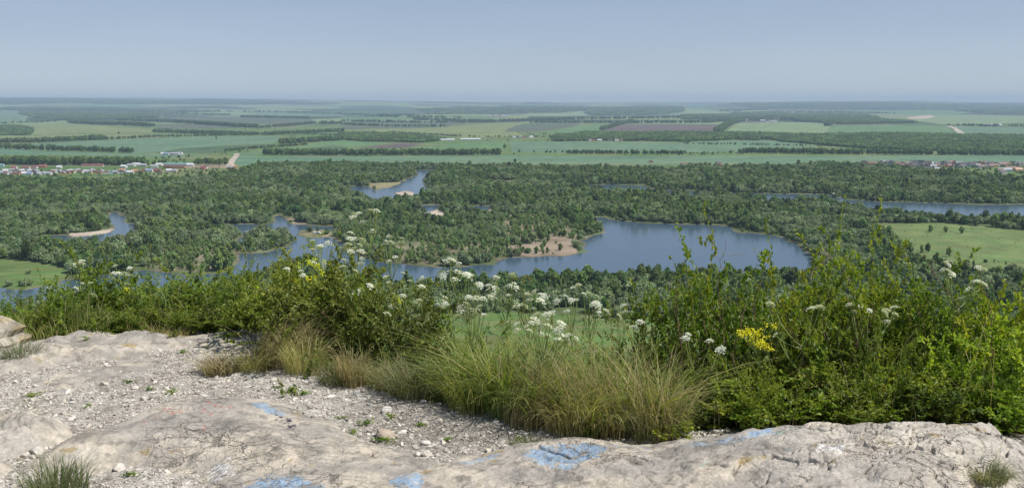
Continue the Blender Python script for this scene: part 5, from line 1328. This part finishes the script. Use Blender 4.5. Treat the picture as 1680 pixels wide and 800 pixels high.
TUFTS = [
 (455,600,.14,.42,620,'grass_dry','tall straw-coloured grass tuft leaning right at the end of the back ledge',.5,.3), (500,612,.12,.34,420,'grass_dry','straw tuft in front of the big twiggy bush',.4,None), (365,612,.10,.15,520,'grass_dry','low flat-lying dry grass tuft on the gravel',.9,2.6),
 (420,608,.10,.2,420,'grass_dry','short dry tuft between the flat one and the tall straw one',.6,None), (555,630,.11,.15,420,'grass_grey','small fescue tuft below the big twiggy bush',.5,None), (682,650,.14,.27,850,'grass_grey','grey green fescue tuft, dome-shaped, at the edge of the gravel',.7,None),
 (870,690,.15,.40,800,'grass_dry','large golden grass tuft in the middle of the brow',.45,.5), (935,700,.14,.34,560,'grass_dry','golden grass tuft right of the largest one',.5,None), (1000,705,.12,.33,420,'grass_dry','pale straw tuft behind the start of the ridge',.5,None), (1070,714,.12,.3,520,'grass_grey','thin mixed tuft where the ridge begins to rise',.5,None),
 (775,672,.12,.38,420,'grass','fresh green long-bladed tuft right of the fescue dome',.5,None), (830,680,.10,.3,420,'grass','green tuft squeezed against the golden one',.4,None), (865,728,.06,.05,260,'grass_grey','flat green cushion of grass just behind the ridge',.9,None),
 (290,552,.08,.12,260,'grass_dry','small dry tuft on the back ledge',.5,None), (240,552,.06,.1,180,'grass_dry','tiny dry tuft on the back ledge left of its neighbour',.5,None), (35,590,.1,.2,300,'grass_grey','grass tuft at the foot of the lichen covered rock',.5,None),
 (580,632,.09,.3,380,'grass_dry','upright straw stalks against the dark bush',.25,None), (640,640,.08,.2,300,'grass_dry','small straw tuft left of the fescue dome',.5,None),
]
for px, py, rad, H, n, m, lb, ln, az0 in TUFTS: tuft(px, py, rad, H, n, m, lb, ln, az0)
tuft(1617, 775, .075, .085, 800, 'grass_grey', 'small bristly grass cushion growing on the right end of the ridge', .8, None, wd=.002, zoff=.215, tone=(.3, 1))
tuft(95, 808, .12, .17, 420, 'grass_grey', 'grass tuft rising from the bottom edge at the left', .5, None, wd=.003, zoff=.02, tone=(.0, .8))
tuft(5, 700, .07, .17, 90, 'grass', 'few green blades at the left edge by the whitish block', .8, .2)

# low weeds on the gravel
WEEDS = [(480,646),(500,652),(455,642),(600,700),(580,712),(165,572),(225,572),(120,575),(283,665-20),(300,578),(340,570),(690,700),(640,690),(560,690),(210,628),(145,664),(395,592),(445,560),(345,562),(850,718),(735,722),(55,650),(630,745-20),(245,640),(215,785)]
def weed_mesh(seed):
    R = np.random.default_rng(seed); g = Geo(); n = 46; a = R.uniform(0, 6.28, n); D = norm(np.stack([np.cos(a), np.sin(a), R.uniform(.1, .9, n)], 1)); P = R.normal(0, 1, (n, 3)) * np.array([.016, .012, .004]); P[:, 2] = np.abs(P[:, 2]) + .002
    leaves(g, P, D, norm(R.normal(0, .3, (n, 3)) + np.array([0, 0, 1])), .016, .008, R.uniform(.1, .9, n)); return g.mesh('weed', [M['leaf']])
WM = [weed_mesh(k) for k in range(3)]
for i, (px, py) in enumerate(sorted(WEEDS)):
    x, y = on_plane(px, py, ZT); o = link('weed', WM[i % 3]); o.location = (x, y, float(near_z(x, y)) + .004); s = Rf.uniform(.5, 1.25); o.scale = (s * 1.3, s, s); o.rotation_euler = (0, 0, Rf.uniform(0, 6)); tag(o, 'tiny green weed on the gravel, %s from the left' % ordinal(i), 'weed', 'small weeds on the gravel')

# ------------------------------------------------------------------ the grass of the brow
def grass_band(name, label, x0, x1, t0, t1, n, H, m, wd, tone, lean=.35):
    px = Rf.uniform(x0, x1, n); t = t0 + (t1 - t0) * Rf.random(n) ** 1.3
    d0 = 5.2; 
    x = (px - 840) / F * (CP * d0 + SP * 1.6); y = brow(x) + t; x = (px - 840) / F * (CP * y + SP * 1.7); t = t + .16 * fbm(x * 3.3, x * 0 + x0, 3, 4) + .02; y = brow(x) + t
    g = Geo(); tone = tone + .28 * fbm(x * 3.5, y * 3.5, 3, int(x0) + 8); cl = np.clip(.86 + .55 * fbm(x * 3.4, y * 3.4, 3, int(x0) + 3), .3, 1.5) * (.45 + .55 * smooth(x0, x0 + 60, px) * smooth(x1, x1 - 60, px))
    blades(g, np.stack([x, y, near_z(x, y) - .01], 1), H * Rf.uniform(.35, 1.1, n) * cl, Rf.uniform(0, 6.28, n), lean * Rf.uniform(.1, 2.1, n), wd * Rf.uniform(.4, 1.6, n), np.clip(Rf.normal(tone, .22, n), 0, 1), droop=Rf.uniform(.1, .5, n), R=Rf)
    tag(link(name, g.mesh(name, [M[m]])), label, kind='stuff')
grass_band('tall_grass', 'tall green grass behind the golden tufts', 705, 1130, 0, 1.4, 9500, .53, 'grass', .0068, .48, .62)
grass_band('dry_grass', 'dry stalks mixed in the tall grass', 780, 1150, -.02, .9, 2200, .62, 'grass_dry', .0026, .55)
grass_band('ledge_grass', 'mixed grass and herbs behind the back ledge', 10, 470, 0, 1.0, 2400, .28, 'grass', .004, .48)
grass_band('ledge_dry_grass', 'dry stalks behind the back ledge', 10, 520, 0, .7, 1500, .38, 'grass_dry', .0024, .55)
grass_band('bush_grass', 'grass under the big twiggy bush', 460, 720, 0, .8, 2600, .26, 'grass', .004, .5)
grass_band('thicket_grass', 'grass growing up through the right thicket', 1050, 2300, 0.25, 1.5, 4200, .36, 'grass', .0045, .35)
grass_band('thicket_dry_grass', 'dry stalks in the right thicket', 1050, 1780, 0.1, 1.2, 500, .55, 'grass_dry', .0024, .5)
# ================================================================== VILLAGES, ROADS, SMALL THINGS ON THE PLAIN
Rv = random.Random(5)
WALLC = {'white': (.60, .59, .565), 'cream': (.62, .52, .36), 'brick': (.45, .20, .12), 'grey': (.40, .40, .40), 'orange': (.62, .33, .17), 'pale blue': (.42, .55, .66)}
ROOFC = {'crimson': (.20, .075, .08), 'red': (.26, .095, .08), 'dark': (.045, .04, .045), 'grey': (.30, .31, .33), 'white': (.56, .57, .58), 'teal': (.17, .28, .29), 'blue': (.20, .27, .36), 'brown': (.14, .075, .055), 'orange': (.42, .24, .15)}
for k, c in WALLC.items(): M['wall_' + k] = plain_mat('plaster_' + k.replace(' ', '_'), c, .8, .08, .6)
for k, c in ROOFC.items(): M['roof_' + k] = plain_mat('roofing_' + k, c, .55, .12, .8)
M['glass_dark'] = plain_mat('window_glass', (.03, .04, .05), .15, .05)
_hm = {}
def house_parts(L, W, H, RH, wall, roof):
    key = (L, W, H, RH, wall, roof)
    if key in _hm: return _hm[key]
    L, W, H = L * 1.12, W * 1.12, H * 1.15; l, w = L / 2, W / 2; o = .5
    v = [(-l, -w, 0), (l, -w, 0), (l, w, 0), (-l, w, 0), (-l, -w, H), (l, -w, H), (l, w, H), (-l, w, H), (-l, 0, H + RH - .15), (l, 0, H + RH - .15)]
    wm = new_mesh('wall', v, [([[0, 1, 5, 4], [2, 3, 7, 6]], 0), ([[1, 2, 6, 9, 5], [3, 0, 4, 8, 7]], 0)], [M['wall_' + wall]])
    e = H - .25; s = o * RH / w; lo, wo = l + o, w + o; t = .22
    r = [(-lo, -wo, H - s), (lo, -wo, H - s), (lo, wo, H - s), (-lo, wo, H - s), (-lo, 0, H + RH), (lo, 0, H + RH)]
    r += [(x, y, z + t) for x, y, z in r]
    rm = new_mesh('roof', r, [([[6, 7, 11, 10], [9, 10, 11, 8], [0, 4, 5, 1], [3, 2, 5, 4], [0, 1, 7, 6], [2, 3, 9, 8], [1, 5, 11, 7], [5, 2, 8, 11], [0, 6, 10, 4], [4, 10, 9, 3]], 0)], [M['roof_' + roof]])
    g = Geo(); n = max(2, int(L / 3.2))
    for i in range(n):
        cx = -l + (i + .5) * L / n
        for sy in (-1, 1):
            y = sy * (w + .03); g.add([(cx - .55, y, 1.0), (cx + .55, y, 1.0), (cx + .55, y, 2.3), (cx - .55, y, 2.3)], [[0, 1, 2, 3]])
    _hm[key] = (wm, rm, g.mesh('window', [M['glass_dark']])); return _hm[key]
def house(px, py, wall, roof, label, group=None, L=11, W=8.5, H=3.2, RH=3.2, ang=None, name='house', cat='house'):
    X, Y = hit(px, py); e = link(name, None, None, (X, Y, float(terrain(X, Y)) - .35)); e.rotation_euler = (0, 0, ang if ang is not None else Rv.choice([0, 1.57]) + Rv.uniform(-.25, .25)); e.empty_display_size = 1
    a, b_, c_ = house_parts(L, W, H, RH, wall, roof); link('wall', a, e); link('roof', b_, e); tag(e, label, cat, group); return e

CAR = plain_mat('white_car_paint', (.7, .7, .7), .3, .02); TYRE = plain_mat('tyre_rubber', (.02, .02, .02), .8, .1)
def vehicle(px, py, name, label, cat, col, box=False, ang=0.2, s=1.0):
    X, Y = hit(px, py); e = link(name, None, None, (X, Y, float(terrain(X, Y)) + .05)); e.rotation_euler = (0, 0, ang); e.scale = (s, s, s); tag(e, label, cat)
    m = plain_mat(name + '_paint', col, .35, .03)
    if box: prof = [(-3.6, .5), (3.6, .5), (3.6, 1.6), (3.0, 2.6), (2.1, 2.7), (2.0, 3.1), (-3.6, 3.1)]
    else: prof = [(-2.2, .35), (2.2, .35), (2.2, .85), (1.35, 1.0), (.7, 1.5), (-1.3, 1.55), (-2.1, 1.0)]
    n = len(prof); w = 1.2 if box else .85
    v = [(x, -w, z) for x, z in prof] + [(x, w, z) for x, z in prof]
    me = new_mesh('body', v, [([[i, (i + 1) % n, n + (i + 1) % n, n + i] for i in range(n)], 0), ([list(range(n))[::-1], list(range(n, 2 * n))], 0)], [m]); link('body', me, e)
    g0 = (1.35, .7, 1.0, 1.48) if not box else (2.2, 3.0, 1.7, 2.5)
    a = np.linspace(0, 2 * np.pi, 13)[:-1]; r = .33 if not box else .5
    for sx in (-1, 1):
        for sy in (-1, 1):
            cx = sx * (1.35 if not box else 2.3); q = np.concatenate([np.stack([cx + r * np.cos(a), np.full(12, sy * w - .1), r + r * np.sin(a)], 1), np.stack([cx + r * np.cos(a), np.full(12, sy * w + .12), r + r * np.sin(a)], 1)])
            i = np.arange(12); j = (i + 1) % 12; link('wheel', new_mesh('wheel', q, [(np.stack([i, j, 12 + j, 12 + i], 1), 0), ([list(range(12))[::-1], list(range(12, 24))], 0)], [TYRE]), e)

# left village: the pieces one can make out, then the small houses between them
LEFT_BIG = [
 (100/4.2, 155, 'white', 'red', 'white house with a red roof near the left end of the upper village row', 11), (180/4.2, 157, 'white', 'crimson', 'long house under a crimson roof, right of the red-roofed one', 15), (240/4.2, 153, 'white', 'crimson', 'white gabled house with crimson roof sides beside the tall crimson one', 10),
 (295/4.2, 147, 'brick', 'red', 'largest house of the left village with a bright crimson-red roof', 15), (410/4.2, 152, 'white', 'white', 'small white house standing alone behind a dark tree', 9), (640/4.2, 141, 'cream', 'crimson', 'very long low shed with a crimson roof above the village', 44),
 (855/4.2, 148, 'white', 'white', 'white cottage right of the long crimson shed', 12), (905/4.2, 138, 'white', 'grey', 'pale farm building in the upper middle of the village', 16), (945/4.2, 133, 'white', 'white', 'white farm building behind the pale farm one', 18), (985/4.2, 139, 'grey', 'grey', 'grey barn right of the white farm building', 16),
 (1065/4.2, 146, 'white', 'grey', 'tall white building left of the brown yard', 14), (1100/4.2, 134, 'white', 'white', 'white shed touching the end of the poplar belt', 14), (1160/4.2, 148, 'brick', 'brown', 'brick shed at the left end of the brown yard', 18), (1225/4.2, 133, 'white', 'teal', 'very long farm hall with a turquoise roof', 60),
 (1225/4.2, 152, 'orange', 'brown', 'reddish row building below the turquoise hall', 30), (1312/4.2, 136, 'white', 'white', 'white house at the right end of the turquoise hall', 14), (1400/4.2, 160, 'brick', 'crimson', 'crimson-roofed shed right of the yard', 12), (1415/4.2, 155, 'white', 'crimson', 'small crimson gable next to the crimson-roofed shed', 9),
 (1590/4.2, 156, 'brick', 'grey', 'brick house among bushes at the right end of the left village', 14), (1610/4.2, 150, 'orange', 'orange', 'orange house just left of the dirt road bend', 12), (1168/4.2, 176, 'white', 'white', 'white house peeping from trees under the yard', 11), (1205/4.2, 178, 'cream', 'grey', 'cream house beside the white one under the yard', 11),
 (930/4.2, 180, 'orange', 'orange', 'orange gabled house in the lower village row', 12), (845/4.2, 174, 'white', 'orange', 'pinkish-roofed house left of the orange gabled one', 13), (1030/4.2, 176, 'white', 'blue', 'blue-roofed house in the lower village row', 14), (1072/4.2, 174, 'brick', 'crimson', 'dark red house at the right of the blue-roofed one', 12),
 (610/4.2, 187, 'cream', 'grey', 'cream house standing apart at the gap of the lower row', 12), (12/4.2, 140, 'pale blue', 'teal', 'turquoise-roofed house at the left edge of the village', 10),
]
for px, zy, wl, rf, lb, L_ in LEFT_BIG: house(px, 240 + zy / 4.2, wl, rf, lb, None, L_, 9, 3.6, 3.2, Rv.uniform(-.2, .2))
cols = [('white', 'grey'), ('white', 'dark'), ('cream', 'brown'), ('white', 'crimson'), ('grey', 'grey'), ('white', 'white'), ('brick', 'grey'), ('pale blue', 'grey'), ('white', 'blue'), ('orange', 'brown')]
xs = [2, 10, 18, 27, 35, 41, 49, 56, 63, 71, 80, 88, 104, 112, 118]; zs = [285, 287, 286, 287, 285, 286.5, 287, 285.5, 287, 286, 286.5, 284, 286, 285, 284]
for i, (x, y) in enumerate(zip(xs, zs)):
    w_, r_ = cols[(i * 3) % 10]; house(x, y, w_, r_, '%s house, %s roof, %s from left in bottom village row left of gap' % (w_, r_, ordinal(i)), 'small houses in the lower row of the left village', Rv.choice([9, 11, 12]))
xs = [158, 163, 168, 173, 178, 184, 190, 197, 207, 214, 229, 236, 240, 262]; zs = [284, 285, 284, 285, 284.5, 285, 284, 284.5, 284, 284.5, 284, 282, 281, 283]
for i, (x, y) in enumerate(zip(xs, zs)):
    w_, r_ = cols[(i * 7 + 2) % 10]; house(x, y, w_, r_, '%s house, %s roof, %s from left in bottom village row right of gap' % (w_, r_, ordinal(i)), 'small houses in the lower row of the left village', Rv.choice([9, 11, 12]))
for i in range(26):
    x = 4 + i * 5.6 + (22 if i > 10 else 0) + Rv.uniform(-1.5, 1.5); y = 282 + Rv.uniform(-1.6, 1.6); w_, r_ = [('white', 'grey'), ('white', 'white'), ('cream', 'grey'), ('grey', 'grey'), ('white', 'brown')][i % 5]
    house(x, y, w_, r_, '%s house, %s roof, %s from left in middle row of the left-hand village' % (w_, r_, ordinal(i)), 'houses in the middle row of the left village', Rv.choice([8, 10, 11]), 8, 3, 3)
# right village along the field edge
rc = [('white', 'dark'), ('cream', 'brown'), ('white', 'grey'), ('white', 'dark'), ('orange', 'brown'), ('white', 'brown'), ('pale blue', 'dark'), ('white', 'crimson'), ('cream', 'dark'), ('grey', 'dark')]
for i in range(46):
    x = 1417 + i * 5.75 + Rv.uniform(-1.5, 1.5); y = 269.4 + 1.2 * math.sin(i * .7) + (i / 46) * 2 + Rv.uniform(-.5, .5); w_, r_ = rc[(i * 7 + i // 9) % 10]
    house(x, y, w_, r_, '%s house, %s roof, %s from left, top row of right-hand village' % (w_, r_, ordinal(i)), 'houses in the top row of the right-hand village', Rv.choice([11, 13, 15]), 10, 4.2, 4.2)
for i in range(22):
    x = 1480 + i * 7.2 + Rv.uniform(-2, 2); y = 273.6 + 1.0 * math.sin(i * 1.1) + Rv.uniform(-.5, .5) + i * .05; w_, r_ = rc[(i * 3 + 1) % 10]
    house(x, y, w_, r_, '%s house, %s roof, %s from left, second row of right-hand village' % (w_, r_, ordinal(i)), 'houses in the second row of the right-hand village', Rv.choice([11, 13]), 10, 4, 4)
for px, py, wl, rf, L_, lb in [(1645, 285, 'white', 'dark', 13, 'white gabled house standing lowest in the right-hand village'), (1660, 279, 'grey', 'crimson', 26, 'long crimson-roofed building in the lower right-hand village'), (1648, 281, 'pale blue', 'grey', 26, 'long pale grey roofed shed left of the crimson-roofed building'),
      (1670, 281, 'orange', 'orange', 16, 'orange-roofed house below the crimson-roofed building'), (1641, 282, 'cream', 'brown', 10, 'small cream house at the left of the lowest white gabled house'), (1522, 279, 'white', 'dark', 12, 'white house half sunk in trees below the second row, left one'), (1537, 280, 'white', 'grey', 10, 'white house half sunk in trees below the second row, right one'),
      (1297, 277, 'white', 'white', 13, 'white house alone at the far edge of the forest'), (1123, 272, 'cream', 'brown', 16, 'reddish farmhouse between field and forest'), (1178, 270, 'grey', 'dark', 10, 'small hut on the field edge right of the farmhouse'), (1180, 272.5, 'brick', 'brown', 9, 'little brick hut below the small hut on the field edge'),
      (1383, 276, 'white', 'grey', 10, 'small white house at the rim of the forest before the right-hand village')]: house(px, py, wl, rf, lb, None, L_, 9.5, 4, 4, Rv.uniform(-.3, .3))
# hamlets far out on the plain
HAM = [(675, 229, 2, 'farm hamlet at the brown field'), (637, 227.5, 4, 'hamlet left of the brown field'), (665, 227, 4, 'hamlet behind the brown field'), (285, 254, 6, 'hamlet above the left village'), (860, 226, 6, 'hamlet by the bushy meadow'), (990, 231, 12, 'long hamlet before the pale green field'), (820, 192, 7, 'distant hamlet below the light hillside'), (1265, 200, 7, 'distant hamlet behind the light green field'), (1630, 207, 6, 'distant hamlet on the pale hillside'), (1160, 195, 4, 'distant hamlet left of the wooded hill')]
for hx, hy, n, nm in HAM:
    sp = 5.5 if hy > 215 else 4
    for i in range(n):
        w_, r_ = cols[(i * 3 + int(hx)) % 10]; k = 1.0 if hy > 215 else 1.9
        if n == 2: house(hx + 24 * i + 28, hy + 2.2 - i * .2, 'white', 'white', 'very long white cattle shed, %s one, %s' % (['left', 'right'][i], nm), None, 85, 16, 4.5, 3.5, .05, 'farm_shed', 'shed')
        else: house(hx + (i - n / 2) * sp + Rv.uniform(-1, 1), hy + Rv.uniform(-.6, .6), 'white' if i % 3 else w_, r_, '%s house, %s roof, %s from left, %s' % ('white' if i % 3 else w_, r_, ordinal(i), nm), 'houses of the ' + nm, 15 * k, 11 * k, 4.2 * k, 3.6 * k, Rv.uniform(-.3, .3))
house(772, 230, 'white', 'white', 'long white cattle shed below the bushy meadow hamlet', None, 75, 16, 4.5, 3.5, .03, 'farm_shed', 'shed')
# little landing house on the far river arm
house(1371, 321, 'white', 'white', 'white hut on the landing at the far river arm', None, 9, 6, 3, 1.5, .1, 'river_hut', 'hut')
vehicle(1068, 266.5, 'truck', 'reddish truck driving on the far road beside the long field', 'truck', (.35, .08, .05), True, 0, 1.5)
vehicle(517, 382.5, 'parked_car', 'white car parked on the river spit, left of the other white car', 'car', (.75, .75, .75), False, .3, 1.3); vehicle(523, 383, 'parked_car', 'white car parked on the river spit, right of the other white car', 'car', (.72, .73, .75), False, -.4, 1.3)

# garden trees that stand among the houses
w1 = wpoly([(-20,281),(240,279),(300,277),(390,274),(385,283),(250,288),(100,291),(-20,292)]); w2 = wpoly([(1415,270),(1690,271),(1690,287),(1560,281),(1470,275)])
gx, gy = [], []
for w in (w1, w2):
    n = 520; x = rng.uniform(w[:, 0].min(), w[:, 0].max(), n); y = rng.uniform(w[:, 1].min(), w[:, 1].max(), n); m = pin(w, x, y); gx.append(x[m]); gy.append(y[m])
gx = np.concatenate(gx); gy = np.concatenate(gy); n = len(gx); s_ = rng.uniform(.25, .62, n)
scatter('garden_trees', np.stack([gx, gy, np.full(n, -.1)], 1), rng.integers(0, 6, n), zr(n), np.stack([s_, s_, s_], 1), hidden, 'garden trees and hedges among the village houses')
# ------------------------------------------------------------------ roads
def road(line, width, col, lift=.35):
    w = np.array([hit(*p) for p in line]); seg = np.hypot(*np.diff(w, axis=0).T); cum = np.concatenate([[0], np.cumsum(seg)]); n = max(12, int(cum[-1] / 40)); s = np.linspace(0, cum[-1], n)
    X = np.interp(s, cum, w[:, 0]); Y = np.interp(s, cum, w[:, 1])
    for _ in range(3): X[1:-1] = (X[:-2] + 2 * X[1:-1] + X[2:]) / 4; Y[1:-1] = (Y[:-2] + 2 * Y[1:-1] + Y[2:]) / 4
    dx, dy = np.gradient(X), np.gradient(Y); q = np.hypot(dx, dy); nx, ny = -dy / q * width / 2, dx / q * width / 2
    x = np.stack([X - nx, X + nx], 1).ravel(); y = np.stack([Y - ny, Y + ny], 1).ravel(); z = terrain(x, y) + lift
    me = new_mesh('road', np.stack([x, y, z], 1), [(grid_faces(n, 2), 0)], [M['land']], {'col': np.tile(np.array(col), (2 * n, 1)) * (1 + .1 * Rf.normal(size=(2 * n, 1)))}); tag(link('road', me), kind='structure')
road([(378,275),(378,270),(381,263),(386,258),(390,254),(388,252)], 16, (.42, .36, .29), .5)
road([(390,254),(420,251),(450,246),(505,243)], 8, (.30, .28, .18), .5)
road([(1555,207),(1564,210),(1572,215),(1580,222)], 34, (.42, .38, .30), 2.0)
road([(830,269.5),(1000,269.5),(1120,270.5),(1300,270),(1400,269)], 9, (.34, .29, .23), .5)
road([(-40,271.5),(100,272),(240,272.5),(380,271)], 10, (.36, .31, .23), .5)
# ================================================================== light, air, camera
SUN_EL, SUN_AZ = math.radians(57), math.radians(104)      # azimuth from +Y towards +X
sd = np.array([math.sin(SUN_AZ) * math.cos(SUN_EL), math.cos(SUN_AZ) * math.cos(SUN_EL), math.sin(SUN_EL)])
sun = bpy.data.lights.new('sun', 'SUN'); sun.energy = 4.2; sun.angle = math.radians(.53); sun.color = (1.0, .955, .89)
so = bpy.data.objects.new('sun', sun); COL.objects.link(so)
so.rotation_euler = Vector(sd).to_track_quat('Z', 'Y').to_euler(); so.location = (50, 30, 300)
world = bpy.data.worlds.new('World'); scene.world = world; world.use_nodes = True
nt = world.node_tree; nt.nodes.clear()
sk = nt.nodes.new('ShaderNodeTexSky'); sk.sky_type = 'NISHITA'; sk.sun_disc = False; sk.sun_elevation = SUN_EL; sk.sun_rotation = SUN_AZ
sk.altitude = 3000; sk.air_density = 1.0; sk.dust_density = 0.3; sk.ozone_density = 6.0
bg = nt.nodes.new('ShaderNodeBackground'); bg.inputs[1].default_value = 0.18
ow = nt.nodes.new('ShaderNodeOutputWorld'); tint = nt.nodes.new('ShaderNodeMix'); tint.data_type = 'RGBA'; tint.blend_type = 'MULTIPLY'; tint.inputs[0].default_value = 1; tint.inputs[7].default_value = (1.14, 1.0, 1.0, 1)
nt.links.new(sk.outputs[0], tint.inputs[6]); gm = nt.nodes.new('ShaderNodeGamma'); gm.inputs[1].default_value = .55
nt.links.new(tint.outputs[2], gm.inputs[0]); tc = nt.nodes.new('ShaderNodeTexCoord'); mp = nt.nodes.new('ShaderNodeMapping'); mp.inputs['Scale'].default_value = (1, 1, 5); no = nt.nodes.new('ShaderNodeTexNoise'); no.inputs['Scale'].default_value = 2.2; no.inputs['Detail'].default_value = 6; no.inputs['Roughness'].default_value = .6
mr = nt.nodes.new('ShaderNodeMapRange'); mr.inputs[1].default_value = .35; mr.inputs[2].default_value = .75; mr.inputs[3].default_value = .975; mr.inputs[4].default_value = 1.05
sc = nt.nodes.new('ShaderNodeHueSaturation'); nt.links.new(tc.outputs['Generated'], mp.inputs[0]); nt.links.new(mp.outputs[0], no.inputs['Vector']); nt.links.new(no.outputs['Fac'], mr.inputs[0]); nt.links.new(mr.outputs[0], sc.inputs['Value']); nt.links.new(gm.outputs[0], sc.inputs['Color']); nt.links.new(sc.outputs[0], bg.inputs[0]); nt.links.new(bg.outputs[0], ow.inputs[0])

def haze():
    x0, x1, y0, y1, z0, z1 = -34000, 34000, -300, 34500, -160, 420
    v = [(x, y, z) for z in (z0, z1) for y in (y0, y1) for x in (x0, x1)]
    f = [[0, 2, 3, 1], [4, 5, 7, 6], [0, 1, 5, 4], [2, 6, 7, 3], [0, 4, 6, 2], [1, 3, 7, 5]]
    def b(nt, N, L, out):
        p = N.new('ShaderNodeVolumePrincipled'); p.inputs['Color'].default_value = (0.60, 0.80, 1.0, 1); p.inputs['Density'].default_value = HAZE
        p.inputs['Anisotropy'].default_value = 0.0
        L.new(p.outputs[0], out.inputs['Volume'])
    o = link('haze', new_mesh('haze', v, [(f, 0)], [mat('haze_air', b)])); tag(o, kind='stuff')
HAZE = 5.4e-5
haze()

cam = bpy.data.cameras.new('camera'); cam.sensor_width = 36; cam.lens = 36 * F / 1680; cam.clip_start = .1; cam.clip_end = 90000
co = bpy.data.objects.new('camera', cam); COL.objects.link(co); co.location = CAM; co.rotation_euler = (math.pi / 2 - PITCH, 0, 0)
scene.camera = co
scene.render.resolution_x, scene.render.resolution_y = 1024, 487
vs = scene.view_settings; vs.view_transform = 'Standard'; vs.look = 'None'; vs.exposure = 0.3; vs.gamma = 1.0; vs.use_curve_mapping = False
scene.cycles.max_bounces = 5; scene.cycles.diffuse_bounces = 2; scene.cycles.glossy_bounces = 2; scene.cycles.transmission_bounces = 3; scene.cycles.volume_bounces = 0
scene.cycles.transparent_max_bounces = 4; scene.cycles.use_denoising = True
scene.cycles.caustics_reflective = False; scene.cycles.caustics_refractive = False
